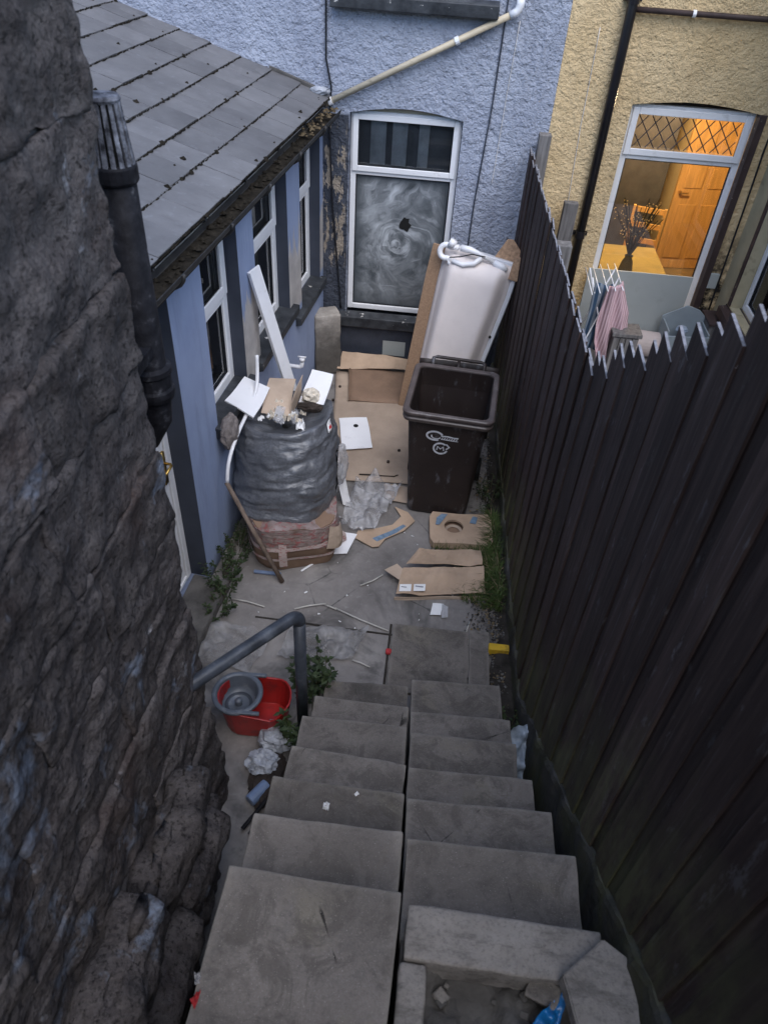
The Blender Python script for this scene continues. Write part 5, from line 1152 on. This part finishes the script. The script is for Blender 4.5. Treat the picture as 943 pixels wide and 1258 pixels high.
def build_bucket():
    b = thing('mop_bucket', 'red plastic mop bucket with round grey wringer beside the handrail', 'bucket', (-.80, 2.46, .012), math.radians(3))
    # stadium-shaped red tub
    def ring(L, w_, z, n=10, dip=0.0):
        pts = []; r_ = w_ / 2
        for k in range(n + 1): a = -PI / 2 + PI * k / n; pts.append((L / 2 - r_ + r_ * .75 * math.cos(a), r_ * math.sin(a), z + dip * (math.sin(a) ** 2 - 1) * 0))
        for k in range(n + 1): a = PI / 2 + PI * k / n; pts.append((-(L / 2 - r_) + r_ * math.cos(a), r_ * math.sin(a), z))
        return pts
    def loft(rings):
        m = MB(); n = len(rings[0]); m.add([p for r in rings for p in r], [(i * n + k, i * n + (k + 1) % n, (i + 1) * n + (k + 1) % n, (i + 1) * n + k) for i in range(len(rings) - 1) for k in range(n)] + [tuple(range(n - 1, -1, -1)), tuple((len(rings) - 1) * n + k for k in range(n))]); return m
    top = lambda L, w_, z: [(p[0], p[1], p[2] - .045 * max(0, math.sin(PI * min(1, max(0, (p[0] - .0) / .17)))) * (1 if p[1] < 0 else .3)) for p in ring(L, w_, z)]
    m = loft([ring(.39, .22, 0), ring(.40, .23, .015), top(.46, .27, .245), top(.475, .285, .25), top(.475, .285, .262), top(.45, .262, .262), ring(.385, .215, .03)]); m.build('tub', 'red_plastic', b, local=True, bevel=.003)
    T = Matrix.Translation((-.115, 0, .262)); m = MB(); m.lathe([(.135, -.01), (.148, .0), (.150, .014), (.143, .02), (.122, .02), (.118, .01), (.108, -.06), (.092, -.10), (.0, -.10)], 36, T); wr = m.build('wringer', 'grey_plastic', b, smooth=True, local=True)
    m = MB(); m.lathe([(0, -.05), (.018, -.055), (.022, -.062), (.022, -.098)], 18, T); m.build('wringer_hub', 'grey_plastic', wr, smooth=True, local=True)
    m = MB(); m.lathe([(.062, -.095), (.072, -.092), (.082, -.095)], 30, T); m.build('wringer_ring', 'rail', wr, smooth=True, local=True)
    for sy in (-1, 1):
        m = MB(); m.box(-.11, .035, sy * .132 - .012, sy * .132 + .012, .266, .284); m.build('wringer_arm', 'grey_plastic', wr, local=True, bevel=.005)
build_bucket()

# ================================================================== PLANTS
def leaf_quad(mb, p, d, L, wd, tilt):
    d = d.normalized(); s = d.cross(Vector((0, 0, 1))); s = s.normalized() if s.length > .01 else Vector((1, 0, 0)); n = s.cross(d)
    a = p; b_ = p + d * L * .5 + s * wd + n * tilt; c = p + d * L; e = p + d * L * .5 - s * wd + n * tilt
    mb.add([a, b_, c, e, p + d * L * .5], [(0, 1, 4), (1, 2, 4), (2, 3, 4), (3, 0, 4)])
def weed(label, c, n, h, spread, lw, seed, lean=(0, 0), group=None, mat='leaf'):
    rr = random.Random(seed); t = thing('weed', label, 'weed', c, group=group); st = MB(); lf = MB()
    for k in range(n):
        a = rr.uniform(0, 6.28); r_ = spread * math.sqrt(rr.random()) * .5; b0 = Vector((r_ * math.cos(a), r_ * math.sin(a) * 1.6, 0)); hh = h * rr.uniform(.45, 1)
        tip = b0 + Vector((math.cos(a) * spread * rr.uniform(.2, .7) + lean[0] * hh, math.sin(a) * spread * rr.uniform(.2, .7) + lean[1] * hh, hh)); mid = b0.lerp(tip, .5) + Vector((0, 0, hh * .12))
        st.tube([b0, mid, tip], [.003, .0025, .0012], 4)
        for q in range(int(10 * hh / .25) + 4):
            u = rr.uniform(.2, 1); p = b0.lerp(mid, u * 2) if u < .5 else mid.lerp(tip, u * 2 - 1); an = rr.uniform(0, 6.28)
            leaf_quad(lf, p, Vector((math.cos(an), math.sin(an), rr.uniform(-.3, .6))), lw * rr.uniform(.6, 1.3), lw * rr.uniform(.2, .32), rr.uniform(-.004, .008))
    st.build('stem', 'stem', t, local=True); lf.build('foliage', mat, t, local=True)
def build_plants():
    weed('leafy green weed clump at the foot of the slate blue pier', (-1.31, 3.50, .01), 24, .26, .16, .035, 1, (.15, 0))
    weed('low weeds along the extension wall beside the taped box', (-1.29, 3.82, .01), 26, .20, .16, .03, 2, (.1, 0))
    weed('low green weed beside the concrete door step', (-1.27, 3.28, .01), 18, .16, .12, .035, 3, (.2, 0))
    weed('leafy weed growing round the foot of the handrail post', (-.50, 2.66, .01), 18, .42, .14, .05, 4, (0, .1))
    weed('sprawling weed between the red bucket and the steps', (-.535, 2.34, .01), 14, .30, .10, .05, 5, (-.05, 0))
    weed('small weeds in the gap between the steps and fence base', (.70, 2.55, .05), 16, .16, .10, .03, 6)
    weed('dark weed clump behind the bin at the fence', (.60, 4.75, .02), 16, .2, .14, .03, 7)
    # grass along the fence, one mass
    rr = random.Random(12); m = MB()
    for k in range(2600):
        y = 3.55 + 1.0 * rr.random() ** .9; u = rr.random(); x = FX(y) - .06 - .30 * u * u * (1 if 3.6 < y < 4.3 else .5)
        if y > 4.12 and x < .62: continue
        h = rr.uniform(.05, .17) * (1 - .4 * u); a = rr.uniform(0, 6.28); b_ = Vector((x, y, .012)); d = Vector((math.cos(a) * .5 - .25, math.sin(a) * .5, 1)).normalized(); s = Vector((math.sin(a), -math.cos(a), 0)) * .0032
        mid = b_ + d * h * .6; tip = b_ + d * h + Vector((math.cos(a) * h * .5 - h * .2, math.sin(a) * h * .5, -h * .15)); m.add([b_ - s, b_ + s, mid + s * .8, mid - s * .8, tip], [(0, 1, 2, 3), (3, 2, 4)], 1 if rr.random() < .12 else 0)
    for k in range(350):
        y = rr.uniform(3.95, 4.12); x = rr.uniform(.15, .6); h = rr.uniform(.04, .10); a = rr.uniform(0, 6.28); b_ = Vector((x, y, .012)); s = Vector((math.sin(a), -math.cos(a), 0)) * .003; tip = b_ + Vector((math.cos(a) * h * .7, math.sin(a) * h * .7, h)); m.add([b_ - s, b_ + s, tip], [(0, 1, 2)], 1 if rr.random() < .2 else 0)
    o = m.build('grass', ['grass', 'dead'], None, kind='stuff'); o['label'] = 'rough green grass along the foot of the fence'; o['category'] = 'grass'
    # gravel and rubble
    m = MB()
    for k in range(2200):
        y = rr.uniform(2.5, 6.6) if rr.random() < .6 else rr.uniform(3.1, 3.7); x = FX(y) - .05 - abs(rr.gauss(0, .10)); sz = rr.uniform(.004, .016)
        if x < .44 and not 3.3 < y < 3.6: continue
        vs = [(sx * sz * rr.uniform(.6, 1), sy * sz * rr.uniform(.6, 1), sz_ * sz * rr.uniform(.4, .8)) for sx, sy, sz_ in ((-1, 0, 0), (0, -1, 0), (1, 0, 0), (0, 1, 0), (0, 0, 1))]
        m.add(vs, [(0, 1, 4), (1, 2, 4), (2, 3, 4), (3, 0, 4)], rr.choice((0, 0, 0, 1, 2)), Matrix.Translation((x, y, .022)))
    o = m.build('gravel', ['gravel', 'soil', 'dead'], None, kind='stuff'); o['label'] = 'loose gravel and rubble along the foot of the fence'; o['category'] = 'gravel'
build_plants()

# ================================================================== THE NEIGHBOUR'S SIDE
def build_neighbour():
    MB().box(.9, 2.615, 3.0, 6.82, -.05, .55).build('neighbour_patio', 'yard', kind='structure')
    m = MB(); m.box(1.355, 2.30, 6.705, 6.72, .552, 1.275); solo(m, 'grey_board', 'grey_board', (1.83, 6.71, .55), 'large pale grey board standing in front of the lit window', 'board', bevel=.003)
    # clothes airer with towel
    a = thing('clothes_airer', 'white wire clothes airer beyond the fence', 'airer', (1.45, 6.2, .55))
    for (x0, y0, x1, y1) in ((1.28, 6.0, 1.60, 6.35),):
        for (p, q) in (((1.25, 6.05, .55), (1.52, 6.20, 1.42)), ((1.62, 6.05, .55), (1.30, 6.20, 1.40)), ((1.25, 6.42, .55), (1.52, 6.40, 1.42)), ((1.62, 6.42, .55), (1.30, 6.40, 1.40))):
            m = MB(); m.tube([p, q], .007, 6); m.build('leg', 'white_plastic', a, smooth=True)
    for x, z in ((1.28, 1.36), (1.34, 1.38), (1.40, 1.40), (1.46, 1.41), (1.52, 1.42)):
        m = MB(); m.tube([(x, 5.95, z), (x, 6.5, z)], .005, 6); m.build('rod', 'white_plastic', a, smooth=True)
    m = MB()
    def tw(u, v):      # hangs across the rods, facing the steps, gathered at the top
        wd = .10 + .16 * min(1, v * 2.2) - .10 * max(0, v - .7) / .3; x = 1.475 + .10 * v + (u - .5) * wd + .012 * math.sin(u * 17 + v * 3) * v
        return (x, 6.06 - .05 * math.sin(PI * u) * (1 - v) + .025 * math.sin(u * 14) * (.3 + v), 1.45 - .78 * v * (1 - .22 * u) - .05 * (1 - u) * (1 - v))
    m.grid(tw, 26, 26); solo(m, 'towel', 'pink_towel', (1.55, 6.1, 1.4), 'pink ribbed towel hanging on the clothes airer', 'towel', solid=.008, smooth=True, weld=True)
    m = MB(); m.grid(lambda u, v: (1.33 + .16 * u, 6.16 + .02 * math.sin(v * 9 + u * 8), 1.37 - .62 * v), 10, 14); solo(m, 'cloth', 'check', (1.42, 6.2, 1.3), 'dark blue checked cloth hanging behind the pink towel', 'cloth', solid=.006, smooth=True)
    # weathered planter
    p = thing('wooden_planter', 'weathered grey slatted wooden planter beside the pink towel', 'planter', (1.66, 6.05, .55))
    for k in range(4):
        m = MB(); x = 1.555 + k * .054; m.box(x, x + .048, 5.955, 5.972, .56, .99); m.build('slat', 'grey_timber', p, bevel=.003)
    for k in range(4):
        m = MB(); x = 1.555 + k * .054; m.box(x, x + .048, 6.138, 6.155, .56, .99); m.build('slat', 'grey_timber', p, bevel=.003)
    for x in (1.552, 1.756): m = MB(); m.box(x, x + .016, 5.974, 6.136, .552, 1.0); m.build('side', 'grey_timber', p, bevel=.003)
    m = MB(); m.box(1.535, 1.79, 5.945, 6.165, 1.003, 1.035); m.build('top', 'grey_timber', p, bevel=.004)
    m = MB(); m.tube([(1.72, 6.56, .675), (2.18, 6.50, .675)], .118, 24); solo(m, 'roll', 'roll', (1.95, 6.53, .56), 'pale pinkish roll lying before the grey board', 'roll', bevel=.006)
    # grey tub
    t = thing('grey_tub', 'open grey plastic tub with curved side beyond the picket tops', 'tub', (2.3, 6.45, .55))
    m = MB(); m.prism([(2.12, .552), (2.46, .552), (2.49, .96), (2.42, 1.02), (2.30, 1.06), (2.10, .94)], 6.585, 6.60, 'xz'); m.build('back', 'grey_tub', t, bevel=.003)
    m = MB(); m.prism([(2.12, .552), (2.46, .552), (2.48, .90), (2.11, .88)], 6.30, 6.315, 'xz'); m.build('front', 'grey_tub', t, bevel=.003)
    for x in (2.11, 2.465): m = MB(); m.box(x, x + .014, 6.317, 6.583, .552, .92); m.build('side', 'grey_tub', t, bevel=.003)
    m = MB(); m.box(2.126, 2.463, 6.317, 6.583, .552, .60); m.build('bottom', 'grey_tub', t)
    blob('paper_scrap', (2.27, 6.46, .88), (.05, .05, .03), 'bag_blue', None, .5, 2, 3, 3, True, label='crumpled pale bag lying in the grey tub', category='bag')
    k = thing('wooden_box', 'dark weathered wooden box in the corner by the mouldy wall', 'box', (2.53, 6.6, .55))
    m = MB(); m.box(2.485, 2.60, 6.42, 6.68, .552, .96); m.build('box', 'grey_timber', k, bevel=.004); m = MB(); m.box(2.475, 2.61, 6.40, 6.70, .963, .985); m.build('lid', 'brown_paint', k, bevel=.004)
    m = MB(); m.box(1.0, 1.12, 6.60, 6.68, .552, 1.86); solo(m, 'timber_post', 'grey_timber', (1.06, 6.64, .55), 'weathered grey timber post beside the black downpipe', 'post', bevel=.005)
    # things in the lit room
    d = thing('interior_door', 'open orange pine panelled door inside the lit room', 'door', (3.1, 10.3, 0))
    m = MB(); T = Matrix.Translation((2.86, 10.05, 0)) @ rot('Z', 8); m.box(0, .72, 0, .04, .01, 2.0, T); m.build('leaf', 'orange_wood', d)
    for (z0, z1) in ((.15, .85), (1.05, 1.85)):
        for x in (.09, .40): m = MB(); m.box(x, x + .23, -.012, -.001, z0, z1, T); m.build('panel', 'orange_wood', d, bevel=.01)
    m = MB(); m.tube([(.06, -.05, 1.0), (.06, -.002, 1.0)], .02, 10, T=T); m.tube([(.06, -.05, 1.0), (.16, -.05, 1.0)], .01, 8, T=T); m.build('handle', 'brass', d)
    t = thing('dining_table', 'table under a mustard cloth inside the lit room', 'table', (2.0, 8.6, 0))
    m = MB(); m.box(1.15, 2.45, 7.55, 8.75, .72, .75); m.box(1.15, 2.45, 7.545, 7.549, .5, .74); m.build('tablecloth', 'table_cloth', t, bevel=.006)
    for x in (1.25, 2.32):
        for y in (7.68, 8.6): m = MB(); m.box(x, x + .06, y, y + .06, 0, .718); m.build('leg', 'orange_wood', t)
    for (x, y, r_, lb) in ((1.42, 9.0, 10, 'orange wooden chair at the far left of the table'), (2.35, 9.05, -15, 'orange wooden chair beside the orange door')):
        c = thing('dining_chair', lb, 'chair', (x, y, 0), math.radians(r_))
        m = MB(); m.box(-.21, .21, -.2, .2, .43, .46); m.build('seat', 'orange_wood', c, local=True)
        for sx in (-.19, .17):
            m = MB(); m.box(sx, sx + .03, .17, .2, .461, 1.05); m.build('back_post', 'orange_wood', c, local=True)
            for sy in (-.19, .16): m = MB(); m.box(sx, sx + .03, sy, sy + .03, 0, .429); m.build('leg', 'orange_wood', c, local=True)
        for z in (.62, .80, .98): m = MB(); m.box(-.159, .169, .175, .192, z, z + .06); m.build('back_slat', 'orange_wood', c, local=True)
    m = MB(); m.box(1.25, 2.62, 9.75, 10.38, .0, 2.1); solo(m, 'cabinet', 'dark_cloth', (1.85, 10.2, 0), 'dark cabinet against the back wall of the lit room', 'cabinet', bevel=.01)
    v = thing('vase', 'dark vase of twigs with pale blossoms on the table', 'vase', (1.95, 7.8, .75))
    m = MB(); m.lathe([(0, 0), (.05, 0), (.075, .09), (.055, .19), (.035, .23), (.045, .25)], 20, Matrix.Translation((1.95, 7.8, .752))); m.build('pot', 'dark_cloth', v, smooth=True)
    rr = random.Random(6); tw_ = MB(); bl = MB()
    for k in range(42):
        a = rr.uniform(0, 6.28); r_ = rr.uniform(.05, .28); h = rr.uniform(.25, .6); P = Vector((1.95, 7.8, .98)); Q = P + Vector((math.cos(a) * r_, math.sin(a) * r_ * .6, h)); tw_.tube([P, P.lerp(Q, .5) + Vector((0, 0, .05)), Q], .004, 4)
        for q in range(3): c = P.lerp(Q, rr.uniform(.6, 1.05)) + Vector((rr.uniform(-.03, .03), 0, rr.uniform(-.02, .03))); s_ = .008; bl.add([c + Vector((s_, 0, 0)), c + Vector((0, 0, s_)), c - Vector((s_, 0, 0)), c - Vector((0, 0, s_)), c - Vector((0, s_, 0))], [(0, 1, 4), (1, 2, 4), (2, 3, 4), (3, 0, 4)])
    tw_.build('twigs', 'twig', v); bl.build('blossom', 'blossom', v, kind='stuff')
    blob('flower', (1.55, 7.98, .80), (.05, .05, .04), 'flower', None, .4, 2, 2, 2, True, label='small red flower head on the mustard tablecloth', category='flower')
    # ceiling lamp that lights the room
    l = thing('pendant_lamp', 'glowing pendant lamp hanging inside the lit room', 'lamp', (2.3, 8.9, 2.35))
    m = MB(); m.tube([(2.3, 8.9, 2.45), (2.3, 8.9, 2.75)], .005, 6); m.build('cord', 'cable', l); m = MB(); m.lathe([(.03, .12), (.14, .0), (.13, .0), (.02, .115)], 20, Matrix.Translation((2.3, 8.9, 2.33))); m.build('shade', 'room_wall', l, smooth=True)
    m = MB(); m.lathe([(0, -.05), (.03, -.03), (.035, 0), (.02, .04), (0, .05)], 14, Matrix.Translation((2.3, 8.9, 2.37))); m.build('bulb', 'glow', l, smooth=True)
    pl = bpy.data.lights.new('pendant_light', 'POINT'); pl.energy = 85; pl.color = (1, .74, .42); pl.shadow_soft_size = .12; po = bpy.data.objects.new('pendant_light', pl); COL.objects.link(po); po.parent = l; po.location = (0, 0, -.14)
build_neighbour()
